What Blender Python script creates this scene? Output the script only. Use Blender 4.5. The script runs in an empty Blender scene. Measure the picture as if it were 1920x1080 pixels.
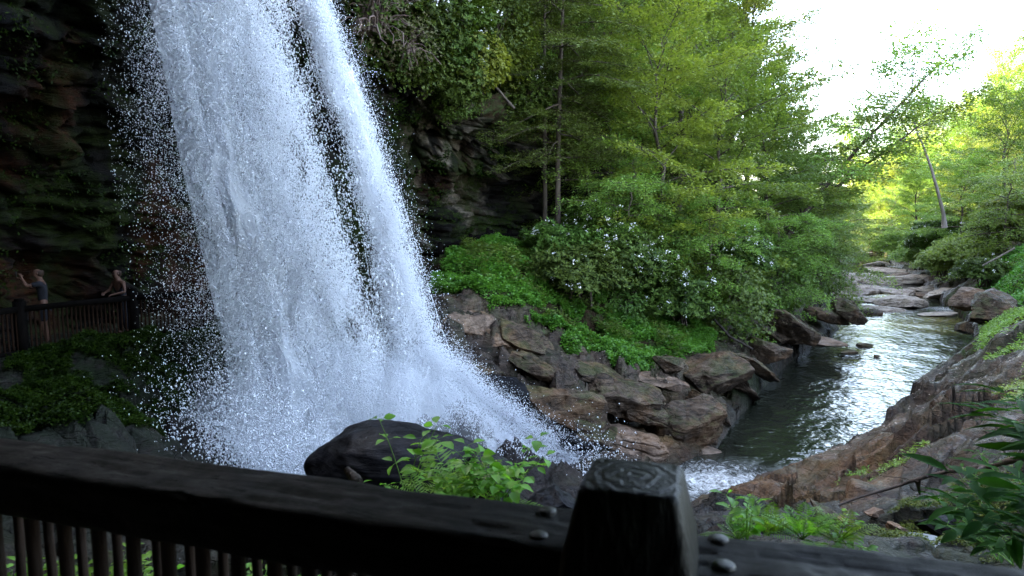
import bpy, math, random
import numpy as np
from mathutils import Vector, Matrix
from mathutils.bvhtree import BVHTree
R = math.radians
S = bpy.context.scene
COL = S.collection

# ------------------------------------------------------------------ camera, world, sun, exposure
PITCH = R(6.2)
CZ = 1.6
cam = bpy.data.cameras.new('camera'); co = bpy.data.objects.new('camera', cam); COL.objects.link(co)
co.location = (0, 0, CZ); co.rotation_euler = (R(90) - PITCH, 0, 0)
cam.lens = 24; cam.sensor_width = 36; cam.clip_start = .05; cam.clip_end = 1500
cam.dof.use_dof = True; cam.dof.focus_distance = 17; cam.dof.aperture_fstop = 6.3
S.camera = co
S.view_settings.view_transform = 'Standard'; S.view_settings.look = 'None'
S.view_settings.exposure = 3.98; S.view_settings.gamma = 1
S.cycles.max_bounces = 16; S.cycles.diffuse_bounces = 12; S.cycles.glossy_bounces = 3
S.cycles.transmission_bounces = 12; S.cycles.transparent_max_bounces = 12; S.cycles.volume_bounces = 1
S.cycles.use_denoising = True; S.cycles.sample_clamp_indirect = 6
SUN_EL, SUN_AZ = R(31), (-0.80, 0.60)            # towards the sun: up the left side of the gorge
W = bpy.data.worlds.new('World'); S.world = W; W.use_nodes = True
wn = W.node_tree.nodes; wl = W.node_tree.links
sky = wn.new('ShaderNodeTexSky'); sky.sky_type = 'NISHITA'; sky.sun_disc = False
sky.sun_elevation = SUN_EL; sky.sun_rotation = math.atan2(SUN_AZ[0], SUN_AZ[1])
sky.air_density = 1.1; sky.dust_density = 4.0; sky.ozone_density = 1.0; sky.altitude = 600
bg = wn['Background']; bg.inputs[1].default_value = .15
hz_ = wn.new('ShaderNodeHueSaturation'); hz_.inputs['Saturation'].default_value = .8; hz_.inputs['Value'].default_value = 1.15   # thin high cloud whitens the sky
wl.new(sky.outputs[0], hz_.inputs['Color']); wl.new(hz_.outputs[0], bg.inputs[0])
sl = bpy.data.lights.new('sun', 'SUN'); sl.energy = 5.0; sl.angle = R(.5); sl.color = (1, .86, .62)
so = bpy.data.objects.new('sun', sl); COL.objects.link(so)
sdir = Vector((SUN_AZ[0] * math.cos(SUN_EL), SUN_AZ[1] * math.cos(SUN_EL), math.sin(SUN_EL)))
so.rotation_euler = sdir.to_track_quat('Z', 'Y').to_euler()

# ------------------------------------------------------------------ helpers
ZR = -5.4                                          # river level
cp, sp = math.cos(PITCH), math.sin(PITCH)
def ray(px, py):
    dx, dy = (px - 960) / 1280, (540 - py) / 1280
    return np.array([dx, cp + dy * sp, -sp + dy * cp])
def P(px, py, Y):                                  # point seen at a pixel at forward distance Y
    d = ray(px, py); t = Y / d[1]
    return np.array([d[0] * t, Y, CZ + d[2] * t])
def PZ(px, py, z=ZR):
    d = ray(px, py); t = (z - CZ) / d[2]
    return np.array([d[0] * t, d[1] * t, z])

def tag(o, label=None, cat=None, group=None, kind=None):
    if label: o['label'] = label
    if cat: o['category'] = cat
    if group: o['group'] = group
    if kind: o['kind'] = kind
    return o
def empty(name, loc=(0, 0, 0), rz=0):
    o = bpy.data.objects.new(name, None); COL.objects.link(o)
    o.location = loc; o.rotation_euler = (0, 0, rz); o.empty_display_size = .2
    return o
def mesh_np(name, V, F, m=None, parent=None, smooth=False, attrs=None, midx=None):
    """V n x 3, F = array n x k or list of such arrays"""
    V = np.asarray(V, dtype=np.float32)
    Fs = [np.asarray(f, dtype=np.int32) for f in (F if isinstance(F, list) else [F]) if len(f)]
    me = bpy.data.meshes.new(name)
    me.vertices.add(len(V)); me.vertices.foreach_set('co', V.ravel())
    loops = np.concatenate([f.ravel() for f in Fs]); tot = np.concatenate([np.full(len(f), f.shape[1], np.int32) for f in Fs])
    st = np.concatenate([[0], np.cumsum(tot)[:-1]]).astype(np.int32)
    me.loops.add(len(loops)); me.loops.foreach_set('vertex_index', loops)
    me.polygons.add(len(tot)); me.polygons.foreach_set('loop_start', st); me.polygons.foreach_set('loop_total', tot)
    if smooth: me.polygons.foreach_set('use_smooth', np.ones(len(tot), bool))
    me.update(calc_edges=True)
    if attrs:
        for k, a in attrs.items():
            at = me.attributes.new(k, 'FLOAT', 'POINT'); at.data.foreach_set('value', np.asarray(a, np.float32))
    if m is not None:
        for mm in (m if isinstance(m, (list, tuple)) else [m]): me.materials.append(mm)
    if midx is not None: me.polygons.foreach_set('material_index', np.asarray(midx, np.int32))
    o = bpy.data.objects.new(name, me); COL.objects.link(o)
    if parent is not None: o.parent = parent
    return o
def copy_tree(o, parent=None):
    c = o.copy(); COL.objects.link(c); c.parent = parent
    for ch in o.children: copy_tree(ch, c)
    return c

# numpy noise
def _h(ix, iy, iz, seed=0):
    n = (ix.astype(np.int64) * 374761393 + iy.astype(np.int64) * 668265263 + iz.astype(np.int64) * 2147483647 + seed * 974711)
    n = (n ^ (n >> 13)) * 1274126177; n = n ^ (n >> 16)
    return (n & 0xffffff).astype(np.float64) / 0xffffff
def vnoise(p, seed=0):
    i = np.floor(p); f = p - i; f = f * f * (3 - 2 * f); i = i.astype(np.int64)
    r = 0
    for a in (0, 1):
        for b in (0, 1):
            for c in (0, 1):
                w = (f[:, 0] if a else 1 - f[:, 0]) * (f[:, 1] if b else 1 - f[:, 1]) * (f[:, 2] if c else 1 - f[:, 2])
                r = r + w * _h(i[:, 0] + a, i[:, 1] + b, i[:, 2] + c, seed)
    return r * 2 - 1
def fbm(p, oct=4, seed=0, lac=2.03, gain=.5):
    r = 0; a = 1; q = np.array(p, float)
    for k in range(oct):
        r = r + a * vnoise(q, seed + k * 17); q = q * lac + 3.1; a *= gain
    return r
def xyz(x, y, z=0): return np.stack([np.asarray(x, float), np.asarray(y, float), np.zeros_like(np.asarray(x, float)) + z], -1)
def blocks(x, y, size, ang, aniso, seed):
    """2-D jittered cells: per-cell offset, tilt and distance to the crack"""
    c, s = math.cos(ang), math.sin(ang)
    u = (x * c + y * s) / (size * aniso); v = (-x * s + y * c) / size
    iu, iv = np.floor(u).astype(np.int64), np.floor(v).astype(np.int64)
    f1 = np.full(u.shape, 9.); f2 = np.full(u.shape, 9.); o = np.zeros(u.shape); z0 = np.zeros(u.shape, np.int64)
    for a in (-1, 0, 1):
        for b in (-1, 0, 1):
            ca, cb = iu + a, iv + b
            pu = ca + .1 + .8 * _h(ca, cb, z0, seed); pv = cb + .1 + .8 * _h(ca, cb, z0 + 1, seed)
            du, dv = u - pu, v - pv; d = np.sqrt(du * du + dv * dv)
            val = (_h(ca, cb, z0 + 2, seed) - .5) + du * (_h(ca, cb, z0 + 3, seed) - .5) * 1.6 + dv * (_h(ca, cb, z0 + 4, seed) - .35) * 1.6
            n = d < f1
            f2 = np.where(n, f1, np.minimum(f2, d)); o = np.where(n, val, o); f1 = np.where(n, d, f1)
    return o, f2 - f1
def sstep(a, b, x):
    t = np.clip((x - a) / (b - a), 0, 1); return t * t * (3 - 2 * t)

class Geo:
    def __init__(s): s.V = []; s.F = {}; s.n = 0
    def add(s, V, F):
        F = np.asarray(F, np.int64); s.F.setdefault(F.shape[1], []).append(F + s.n); s.V.append(np.asarray(V, float)); s.n += len(V)
    def tube(s, pts, rad, sides=6, caps=True):
        pts = np.asarray(pts, float); n = len(pts); rad = np.broadcast_to(rad, (n,))
        t = np.gradient(pts, axis=0); t /= np.linalg.norm(t, axis=1)[:, None] + 1e-9
        up = np.array([0, 0, 1.]) if abs(t[0][2]) < .9 else np.array([1., 0, 0])
        a = np.cross(t, up); a /= np.linalg.norm(a, axis=1)[:, None] + 1e-9; b = np.cross(t, a)
        th = np.linspace(0, 2 * np.pi, sides, endpoint=False)
        V = pts[:, None] + rad[:, None, None] * (a[:, None] * np.cos(th)[None, :, None] + b[:, None] * np.sin(th)[None, :, None])
        i = np.arange(n - 1)[:, None] * sides; j = np.arange(sides)[None]; k = (j + 1) % sides
        F = np.stack([i + j, i + k, i + sides + k, i + sides + j], -1).reshape(-1, 4)
        s.add(V.reshape(-1, 3), F)
        if caps:
            base = s.n - n * sides
            for st in (0, (n - 1) * sides): s.F.setdefault(sides, []).append(np.arange(sides)[None] + base + st)
    def box(s, lo, hi, M=None):
        x0, y0, z0 = lo; x1, y1, z1 = hi
        V = np.array([(x0, y0, z0), (x1, y0, z0), (x1, y1, z0), (x0, y1, z0), (x0, y0, z1), (x1, y0, z1), (x1, y1, z1), (x0, y1, z1)])
        if M is not None: V = V @ np.array(M.to_3x3()).T + np.array(M.translation)
        s.add(V, [(0, 3, 2, 1), (4, 5, 6, 7), (0, 1, 5, 4), (1, 2, 6, 5), (2, 3, 7, 6), (3, 0, 4, 7)])
    def leaves(s, C, D, N, L, Wd, kind='rhomb', droop=.25):
        C = np.asarray(C, float); n = len(C)
        if n == 0: return
        D = D / (np.linalg.norm(D, axis=1)[:, None] + 1e-9); Sd = np.cross(D, N); Sd /= np.linalg.norm(Sd, axis=1)[:, None] + 1e-9
        U = np.cross(Sd, D); L = np.broadcast_to(L, (n,))[:, None]; Wd = np.broadcast_to(Wd, (n,))[:, None]
        if kind == 'rhomb':
            V = np.stack([C, C + D * L * .45 + Sd * Wd * .5, C + D * L, C + D * L * .45 - Sd * Wd * .5], 1)
            s.add(V.reshape(-1, 3), np.arange(n)[:, None] * 4 + np.array([[0, 1, 2, 3]]))
        else:
            ts = [0, .2, .45, .75, 1.]; ws = [.06, .38, .5, .3, .01]; Vs = []
            for t, w in zip(ts, ws):
                c = C + D * L * t - U * L * droop * t * t
                Vs += [c + Sd * Wd * w + U * Wd * w * .35, c, c - Sd * Wd * w + U * Wd * w * .35]
            V = np.stack(Vs, 1); f = []
            for q in range(4):
                a = q * 3; f += [(a, a + 1, a + 4, a + 3), (a + 1, a + 2, a + 5, a + 4)]
            F = (np.arange(n)[:, None, None] * 15 + np.array(f)[None]).reshape(-1, 4)
            s.add(V.reshape(-1, 3), F)
    def build(s, name, m, parent=None, smooth=False):
        if s.n == 0: return None
        return mesh_np(name, np.concatenate(s.V), [np.concatenate(f) for f in s.F.values()], m, parent, smooth)

# ------------------------------------------------------------------ materials
def newmat(name):
    m = bpy.data.materials.new(name); m.use_nodes = True; nt = m.node_tree
    return m, nt, nt.nodes['Principled BSDF'], nt.nodes['Material Output']
class NB:
    def __init__(s, nt): s.nt = nt
    def n(s, t, **k):
        x = s.nt.nodes.new(t)
        for a, b in k.items(): setattr(x, a, b)
        return x
    def l(s, a, b): s.nt.links.new(a, b)
    def noise(s, vec, scale, detail=5, rough=.55, dist=0):
        x = s.n('ShaderNodeTexNoise'); x.inputs['Scale'].default_value = scale; x.inputs['Detail'].default_value = detail
        x.inputs['Roughness'].default_value = rough; x.inputs['Distortion'].default_value = dist
        if vec is not None: s.l(vec, x.inputs['Vector'])
        return x.outputs[0]
    def ramp(s, fac, stops, interp='LINEAR'):
        x = s.n('ShaderNodeValToRGB'); e = x.color_ramp.elements; x.color_ramp.interpolation = interp
        while len(e) < len(stops): e.new(.5)
        for q, (p, c) in zip(e, stops): q.position = p; q.color = (*c, 1) if len(c) == 3 else c
        s.l(fac, x.inputs[0]); return x.outputs[0]
    def mix(s, fac, a, b, mode='MIX'):
        x = s.n('ShaderNodeMix', data_type='RGBA', blend_type=mode)
        for v, i in ((fac, 0), (a, 6), (b, 7)):
            if isinstance(v, (int, float)): x.inputs[i].default_value = v
            elif isinstance(v, tuple): x.inputs[i].default_value = (*v, 1)
            else: s.l(v, x.inputs[i])
        return x.outputs[2]
    def math(s, op, a, b=None, clamp=False):
        x = s.n('ShaderNodeMath', operation=op); x.use_clamp = clamp
        for v, i in ((a, 0), (b, 1)):
            if v is None: continue
            if isinstance(v, (int, float)): x.inputs[i].default_value = v
            else: s.l(v, x.inputs[i])
        return x.outputs[0]
    def mapping(s, vec, scale=(1, 1, 1), rot=(0, 0, 0)):
        x = s.n('ShaderNodeMapping'); x.inputs['Scale'].default_value = scale; x.inputs['Rotation'].default_value = rot
        s.l(vec, x.inputs[0]); return x.outputs[0]
    def bump(s, h, strength=.5, dist=.05, normal=None):
        x = s.n('ShaderNodeBump'); x.inputs['Strength'].default_value = strength; x.inputs['Distance'].default_value = dist
        s.l(h, x.inputs['Height'])
        if normal is not None: s.l(normal, x.inputs['Normal'])
        return x.outputs[0]
    def attr(s, name):
        x = s.n('ShaderNodeAttribute'); x.attribute_name = name; return x.outputs['Fac']
    def up(s):
        g = s.n('ShaderNodeNewGeometry'); x = s.n('ShaderNodeSeparateXYZ'); s.l(g.outputs['Normal'], x.inputs[0]); return x.outputs[2]
    def pos(s): return s.n('ShaderNodeNewGeometry').outputs['Position']

def rock_mat(name, dark, mid, light, ochre=.3, moss=.3, mosscol=(.035, .06, .008), rough=(.25, .75), bump=1., spec=.10, crack=.3, dip=(.5, .2, 0), wet=0., use_attr=False, ochcol=((.09, .04, .014), (.20, .105, .045))):
    m, nt, b, out = newmat(name); N = NB(nt); pos = N.pos()
    strat = N.mapping(pos, (.35, .6, 3.2), dip)
    n1 = N.noise(pos, .55, 6, .6); n2 = N.noise(strat, 1.3, 8, .65, 1.2); n3 = N.noise(pos, 5, 6, .65); n4 = N.noise(strat, 5.5, 6, .7, .6)
    c = N.ramp(n2, [(.3, dark), (.5, mid), (.66, light)])
    c = N.mix(N.ramp(n3, [(.4, (0, 0, 0)), (.7, (.6, .6, .6))]), c, tuple(v * 1.25 for v in light))
    c = N.mix(N.ramp(n4, [(.35, (.8, .8, .8)), (.47, (0, 0, 0))]), c, tuple(v * .45 for v in dark))
    vo = N.n('ShaderNodeTexVoronoi', feature='DISTANCE_TO_EDGE'); vo.inputs['Scale'].default_value = 1.35
    wp = N.n('ShaderNodeVectorMath', operation='ADD'); N.l(N.mapping(pos, (1, 1.4, 2.2), dip), wp.inputs[0]); wq = N.n('ShaderNodeVectorMath', operation='SCALE'); wq.inputs[3].default_value = 1.1
    nz = N.n('ShaderNodeTexNoise'); nz.inputs['Scale'].default_value = 1.3; nz.inputs['Detail'].default_value = 5; N.l(pos, nz.inputs['Vector']); N.l(nz.outputs[1], wq.inputs[0]); N.l(wq.outputs[0], wp.inputs[1]); N.l(wp.outputs[0], vo.inputs['Vector'])
    crk = N.ramp(vo.outputs[0], [(.0, (0,) * 3), (.035, (1,) * 3)])
    c = N.mix(N.math('MULTIPLY', N.math('SUBTRACT', 1, crk), N.math('MULTIPLY', n1, crack * 1.6)), c, tuple(v * .3 for v in dark))  # cracks coloured dark: moist dirt plus painted crack shadow
    if name == 'cliff_rock': c = N.mix(N.math('MULTIPLY', N.attr('pale'), N.ramp(n3, [(.35, (.15,) * 3), (.6, (1,) * 3)])), c, (.13, .105, .08))
    och = N.ramp(N.noise(pos, .9, 5, .7, .5), [(.5, (0, 0, 0)), (.62, (1, 1, 1))])
    of = N.math('MULTIPLY', och, ochre)
    if use_attr: of = N.math('ADD', of, N.math('MULTIPLY', N.attr('ochre'), N.ramp(n3, [(.3, (.2,) * 3), (.6, (1,) * 3)])), True)
    c = N.mix(of, c, N.mix(n3, *ochcol))
    mm = N.math('MULTIPLY', N.ramp(N.noise(pos, 1.1, 7, .7), [(.46, (0,) * 3), (.56, (1,) * 3)]), moss)
    mm = N.math('MULTIPLY', mm, N.ramp(N.up(), [(.2, (0,) * 3), (.6, (1,) * 3)]))
    if use_attr: mm = N.math('MAXIMUM', mm, N.math('MULTIPLY', N.attr('moss'), N.ramp(N.noise(pos, 2.2, 7, .75), [(.36, (0,) * 3), (.52, (1,) * 3)])))
    mc = N.mix(N.noise(pos, 9, 4), tuple(v * .5 for v in mosscol), tuple(v * 1.7 for v in mosscol))
    c = N.mix(mm, c, mc)
    r = N.ramp(N.noise(pos, 1.6, 6, .7), [(.35, (rough[0],) * 3), (.65, (rough[1],) * 3)])
    if use_attr:
        c = N.mix(N.math('MULTIPLY', N.attr('wet'), .80), c, (.008, .0075, .008))  # wet rock is darker; in the left alcove this also paints in shade
        r = N.math('SUBTRACT', r, N.math('MULTIPLY', N.attr('wet'), .22), True)
        soil = N.mix(N.noise(pos, 7, 7, .75), (.010, .006, .003), (.045, .026, .014))
        soil = N.mix(N.ramp(N.noise(pos, 2.5, 6, .7), [(.45, (0,) * 3), (.6, (1,) * 3)]), soil, (.03, .05, .012))
        sf = N.math('ADD', N.attr('soil'), N.math('MULTIPLY', N.math('SUBTRACT', N.noise(pos, 1.7, 6, .7), .5), 1.3), True)
        sf = N.ramp(sf, [(.4, (0,) * 3), (.6, (1,) * 3)])
        c = N.mix(sf, c, soil); r = N.math('MAXIMUM', r, N.math('MULTIPLY', sf, .9))
    r = N.math('MAXIMUM', r, N.math('MULTIPLY', mm, .9))
    N.l(c, b.inputs['Base Color']); N.l(r, b.inputs['Roughness']); b.inputs['Specular IOR Level'].default_value = spec
    hgt = N.math('ADD', N.math('MULTIPLY', n2, .6), N.math('MULTIPLY', n4, .35)); hgt = N.math('ADD', hgt, N.math('MULTIPLY', n3, .35)); hgt = N.math('ADD', hgt, N.math('MULTIPLY', crk, .5 * crack))
    hgt = N.math('ADD', hgt, N.math('MULTIPLY', N.noise(pos, 22, 5, .7), .1))
    N.l(N.bump(hgt, .9 * bump, .22), b.inputs['Normal'])
    return m
def leaf_mat(name, a, bcol, c, trans=.38, rough=.45, spec=.4, scale=.5):
    m, nt, b, out = newmat(name); N = NB(nt)
    g = N.n('ShaderNodeNewGeometry'); oi = N.n('ShaderNodeObjectInfo')
    col = N.ramp(g.outputs['Random Per Island'], [(0, a), (.5, bcol), (1, c)])
    big = N.noise(g.outputs['Position'], scale, 3, .6)
    col = N.mix(N.ramp(big, [(.35, (0,) * 3), (.65, (.65,) * 3)]), col, c)
    hs = N.n('ShaderNodeHueSaturation'); hs.inputs['Saturation'].default_value = 1
    N.l(N.math('ADD', .475, N.math('MULTIPLY', oi.outputs['Random'], .05)), hs.inputs['Hue'])
    N.l(N.math('ADD', .8, N.math('MULTIPLY', oi.outputs['Random'], .4)), hs.inputs['Value'])
    N.l(col, hs.inputs['Color']); col = hs.outputs[0]
    N.l(col, b.inputs['Base Color']); b.inputs['Roughness'].default_value = rough; b.inputs['Specular IOR Level'].default_value = spec
    t = N.n('ShaderNodeBsdfTranslucent'); N.l(N.mix(1., col, (1.4, 1.4, .6), 'MULTIPLY'), t.inputs[0])
    ms = N.n('ShaderNodeMixShader'); ms.inputs[0].default_value = trans
    N.l(b.outputs[0], ms.inputs[1]); N.l(t.outputs[0], ms.inputs[2]); N.l(ms.outputs[0], out.inputs[0])
    return m
def plain_mat(name, c1, c2, rough=.8, scale=6, bump=.4, stretch=(1, 1, 1), spec=.15, bd=.02, coord='Object'):
    m, nt, b, out = newmat(name); N = NB(nt); tc = N.n('ShaderNodeTexCoord')
    v = N.mapping(tc.outputs[coord], stretch); f = N.noise(v, scale, 7, .65, .4)
    N.l(N.ramp(f, [(.3, c1), (.7, c2)]), b.inputs['Base Color']); b.inputs['Roughness'].default_value = rough
    b.inputs['Specular IOR Level'].default_value = spec
    N.l(N.bump(N.noise(v, scale * 2.2, 7, .7), bump, bd), b.inputs['Normal'])
    return m
M = {}
M['ground'] = rock_mat('ground_rock', (.004, .003, .0022), (.026, .018, .013), (.082, .06, .045), ochre=.14, moss=.25, mosscol=(.018, .034, .004), use_attr=True, dip=(.35, -.25, .4))
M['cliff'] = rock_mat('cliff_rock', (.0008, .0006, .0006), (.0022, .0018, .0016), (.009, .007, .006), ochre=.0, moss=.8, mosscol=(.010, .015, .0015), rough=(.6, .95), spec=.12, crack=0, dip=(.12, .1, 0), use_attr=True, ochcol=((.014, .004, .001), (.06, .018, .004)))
M['boulder_tan'] = rock_mat('tan_rock', (.018, .012, .008), (.085, .056, .039), (.17, .12, .088), ochre=.35, moss=.05, rough=(.5, .9), bump=.6)
M['boulder_grey'] = rock_mat('grey_rock', (.004, .003, .0022), (.032, .021, .0135), (.095, .066, .044), ochre=.35, moss=.25, rough=(.35, .8), dip=(.5, .3, .3))
M['boulder_wet'] = rock_mat('wet_black_rock', (.0008, .0008, .0008), (.002, .002, .0024), (.006, .006, .0075), ochre=.0, moss=.0, crack=0, spec=.05, rough=(.22, .6), bump=.3)
M['river_stone'] = rock_mat('river_stone', (.06, .045, .036), (.20, .155, .125), (.36, .30, .24), ochre=.2, moss=.08, mosscol=(.12, .11, .01), rough=(.45, .85), bump=.5)
M['beech'] = leaf_mat('beech_leaf', (.068, .125, .020), (.112, .18, .030), (.185, .245, .048), spec=.25)
M['pale'] = leaf_mat('pale_leaf', (.10, .155, .026), (.165, .22, .038), (.26, .30, .06), trans=.45, spec=.25)
M['dark'] = leaf_mat('dark_leaf', (.03, .058, .011), (.06, .104, .017), (.11, .16, .028), spec=.25)
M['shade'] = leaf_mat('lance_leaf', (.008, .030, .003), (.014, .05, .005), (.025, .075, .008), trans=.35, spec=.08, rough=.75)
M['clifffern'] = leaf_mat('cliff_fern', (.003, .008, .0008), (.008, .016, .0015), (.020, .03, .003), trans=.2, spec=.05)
M['mossb'] = leaf_mat('ledge_moss', (.012, .022, .002), (.028, .042, .003), (.055, .07, .006), trans=.2, spec=.1)
M['hemlock'] = leaf_mat('hemlock_needle', (.035, .06, .012), (.065, .10, .02), (.12, .165, .038), trans=.25, spec=.2)
M['rhodo'] = leaf_mat('rhododendron_leaf', (.015, .033, .006), (.034, .062, .010), (.075, .115, .018), trans=.18, rough=.55, spec=.12)
M['gcover'] = leaf_mat('ground_cover_leaf', (.035, .11, .012), (.06, .17, .018), (.10, .23, .025), trans=.4, scale=1.1)
M['grass'] = leaf_mat('bank_grass_leaf', (.07, .13, .016), (.11, .20, .025), (.17, .27, .04), trans=.4, scale=1.1)
M['fern'] = leaf_mat('fern_leaf', (.055, .15, .012), (.09, .22, .02), (.14, .29, .035), trans=.45, spec=.2)
M['moss'] = leaf_mat('shaded_moss_tuft', (.004, .009, .0006), (.008, .016, .001), (.018, .028, .002), spec=.08, trans=.2, scale=1.5)  # moss colour darkened for alcove shade; ledge moss keeps the lighter tone
M['blossom'] = plain_mat('white_blossom', (.7, .66, .66), (.85, .83, .82), .6)
M['bark'] = plain_mat('bark', (.03, .022, .017), (.11, .085, .065), .9, 4, .8, (1, 1, .25))
M['bark_pale'] = plain_mat('pale_bark', (.10, .08, .065), (.25, .21, .18), .9, 4, .8, (1, 1, .25))
M['bark_dark'] = plain_mat('dark_branch', (.012, .009, .007), (.05, .038, .03), .7, 8, .8, (1, 1, .4))
M['twig_pink'] = plain_mat('bare_twig', (.09, .06, .05), (.22, .16, .14), .9, 8)

# ------------------------------------------------------------------ river outline
LE = [(1200, 905), (1262, 880), (1345, 842), (1380, 790), (1440, 718), (1480, 680), (1530, 645), (1575, 618), (1560, 585), (1568, 545), (1590, 515), (1612, 492), (1618, 476)]
RE = [(1290, 945), (1400, 915), (1500, 872), (1640, 815), (1675, 775), (1720, 725), (1790, 682), (1835, 640), (1815, 605), (1760, 560), (1725, 530), (1690, 505), (1665, 487), (1650, 474)]
rl = [PZ(*p)[:2] for p in LE]; rr = [PZ(*p)[:2] for p in RE]
rl = [np.array([2.0, 17.2])] + rl; rr = [np.array([2.6, 13.6])] + rr
rl += [np.array([62., 150.]), np.array([90., 190.])]; rr += [np.array([78., 148.]), np.array([104., 186.])]
POLY = np.array(rl + rr[::-1])
def river_d(x, y):                                 # signed distance, negative inside
    x = np.asarray(x, float); y = np.asarray(y, float); d = np.full(x.shape, 1e9); ins = np.zeros(x.shape, bool)
    n = len(POLY)
    for i in range(n):
        ax, ay = POLY[i]; bx, by = POLY[(i + 1) % n]; ex, ey = bx - ax, by - ay
        t = np.clip(((x - ax) * ex + (y - ay) * ey) / (ex * ex + ey * ey), 0, 1)
        d = np.minimum(d, np.hypot(x - ax - t * ex, y - ay - t * ey))
        c = (ay > y) != (by > y)
        ins ^= c & (x < ex * (y - ay) / (ey + 1e-12) + ax)
    return np.where(ins, -d, d)
# ------------------------------------------------------------------ terrain control points: (x, y, z, soil, amp, moss, wet, ochre)
CPn = []
def cpt(p, soil=0, amp=.5, moss=0, wet=0, ochre=0): CPn.append((*p, soil, amp, moss, wet, ochre))
def at(px, py, Y, **k): cpt(P(px, py, Y), **k)
for x in (-14, -9, -5, -2, 0, 2, 5, 9):            # under and just beyond the near fence
    cpt((x, -3, -.3), soil=.3, amp=.1); cpt((x, 1.3, -.25 if x < 4 else 0), soil=.9, amp=.1)
for x in (-4, -2, 0, 1.5, 3): cpt((x, 3.2, -1.0), soil=.9, amp=.15, moss=.3)
for x in (-4.5, -2, 0): cpt((x, 5, -1.7), soil=.5, amp=.2, moss=.3, wet=.5)
cpt((5, 3, -.7), soil=.9, amp=.1); cpt((8, 4, -.2), soil=.9, amp=.1); cpt((2, 5, -1.75), soil=.3, amp=.15, moss=.4, wet=.3)
cpt((9, 8, -.6), soil=1, amp=.2); cpt((13, 12, -.6), soil=1, amp=.2); cpt((14, 8, 1), soil=1, amp=.2)
at(1750, 1015, 7.6, amp=.2, wet=.9, moss=.8, soil=.2); at(1600, 985, 8, amp=.2, wet=.9, moss=.7)
at(1480, 965, 9.2, amp=.2, wet=.9, moss=.5); at(1360, 975, 8.5, amp=.15, wet=.9)
at(1320, 945, 10, amp=.2, wet=.9); at(1600, 895, 12.3, amp=.12, wet=.2, ochre=.7); at(1480, 912, 12.3, amp=.15, wet=.3, ochre=.8)
at(1700, 905, 11, amp=.12, wet=.9); at(1850, 900, 10, amp=.15, wet=.8, moss=.3); at(1640, 850, 16, amp=.12, wet=.2, ochre=.9)
at(1750, 800, 15, amp=.15, wet=.4); at(1850, 780, 13.5, amp=.15, wet=.5); at(1700, 800, 18.5, amp=.12, ochre=.2, wet=.3)
at(1780, 720, 21, amp=.2, wet=.3); at(1900, 720, 17, amp=.2, moss=.4, soil=.2); at(1870, 660, 22, amp=.2, moss=.3, soil=.3)
at(1915, 600, 25, soil=1, amp=.1); at(1900, 550, 30, soil=1, amp=.2); at(1860, 570, 34, soil=.8, amp=.2)
at(1915, 480, 42, soil=1, amp=.2); at(1850, 520, 45, soil=.8, amp=.2); at(1800, 525, 52, soil=.7, amp=.2)
cpt((7, 15.3, -5.0), amp=.2, ochre=.3); cpt((4, 13.0, -4.9), amp=.2, wet=.2)
cpt((1.8, 10.3, -3.2), amp=.15, wet=1); cpt((2.6, 12.6, -5.6), amp=.2, wet=1)
# the plunge basin and what the water lands on
cpt((-1, 9.5, -3.2), amp=.3, wet=1); cpt((-5, 10, -2.6), amp=.3, wet=1); cpt((-5, 13, -3.9), amp=.4, wet=1)
cpt((-2.5, 13.5, -4.3), amp=.3, wet=1); cpt((0, 12, -5.2), amp=.3, wet=1); cpt((-3.5, 16, -3.0), amp=.4, wet=1); cpt((-1.4, 16.6, -3.0), amp=.4, wet=1)
cpt((.6, 16.2, -4.6), amp=.4, wet=1); cpt((-6.5, 15, -3.0), amp=.4, wet=1, moss=.2); cpt((-3, 20, -1.6), amp=.3, wet=.5); cpt((-6, 19, -2.0), amp=.3, wet=.6, moss=.6)
# mossy ground on the left; full wet and moss values paint in alcove shade
at(60, 790, 10.5, amp=.3, moss=1, wet=1); at(220, 800, 10.5, amp=.4, moss=.9, wet=1); at(100, 715, 13, amp=.3, moss=1, wet=.9)
at(220, 690, 14.2, amp=.4, moss=1, wet=.9); at(330, 620, 17.5, amp=.4, moss=1, wet=.8); at(380, 650, 16.5, amp=.3, moss=.9, wet=.8)
at(300, 790, 12, amp=.4, wet=1); at(0, 760, 10.5, amp=.3, moss=1, wet=1); cpt((-15, 9, -1.2), moss=1, wet=1)
for q in ((-13, 12.5), (-12, 15.5), (-9.8, 17.6), (-8.6, 20.2), (-6, 23.2)): cpt((*q, -1.5), soil=.1, amp=.04, moss=.4, wet=1)
# left bank right of the falls
at(860, 575, 21.3, amp=.45); at(985, 600, 22.5, amp=.5, soil=.2); at(880, 720, 18.8, amp=.6, wet=.6); at(960, 690, 19.2, amp=.6, wet=.1)
at(1000, 800, 18.6, amp=.5, wet=.4); at(1080, 740, 19.8, amp=.55); at(1060, 860, 18.3, amp=.4, wet=.5); at(1150, 690, 21.3, amp=.5); at(1180, 790, 20.3, amp=.5)
at(1280, 700, 23.8, amp=.5, moss=.3); at(1300, 800, 21.5, amp=.45, ochre=.2); at(1380, 700, 26, amp=.35, moss=.9); at(1400, 640, 29, amp=.4, soil=.3)
at(1250, 855, 19.6, amp=.3, ochre=.6); at(1480, 610, 33, amp=.4); at(1540, 590, 37, amp=.35)
at(850, 525, 24, soil=1, amp=.25); at(950, 500, 25.5, soil=1, amp=.2); at(940, 462, 28, soil=1, amp=.15); at(880, 470, 28, soil=1, amp=.15)
at(1020, 560, 25, soil=1, amp=.2); at(1100, 620, 24.5, soil=1, amp=.2); at(1200, 650, 24.8, soil=1, amp=.2); at(1300, 640, 27, soil=1, amp=.2)
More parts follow.
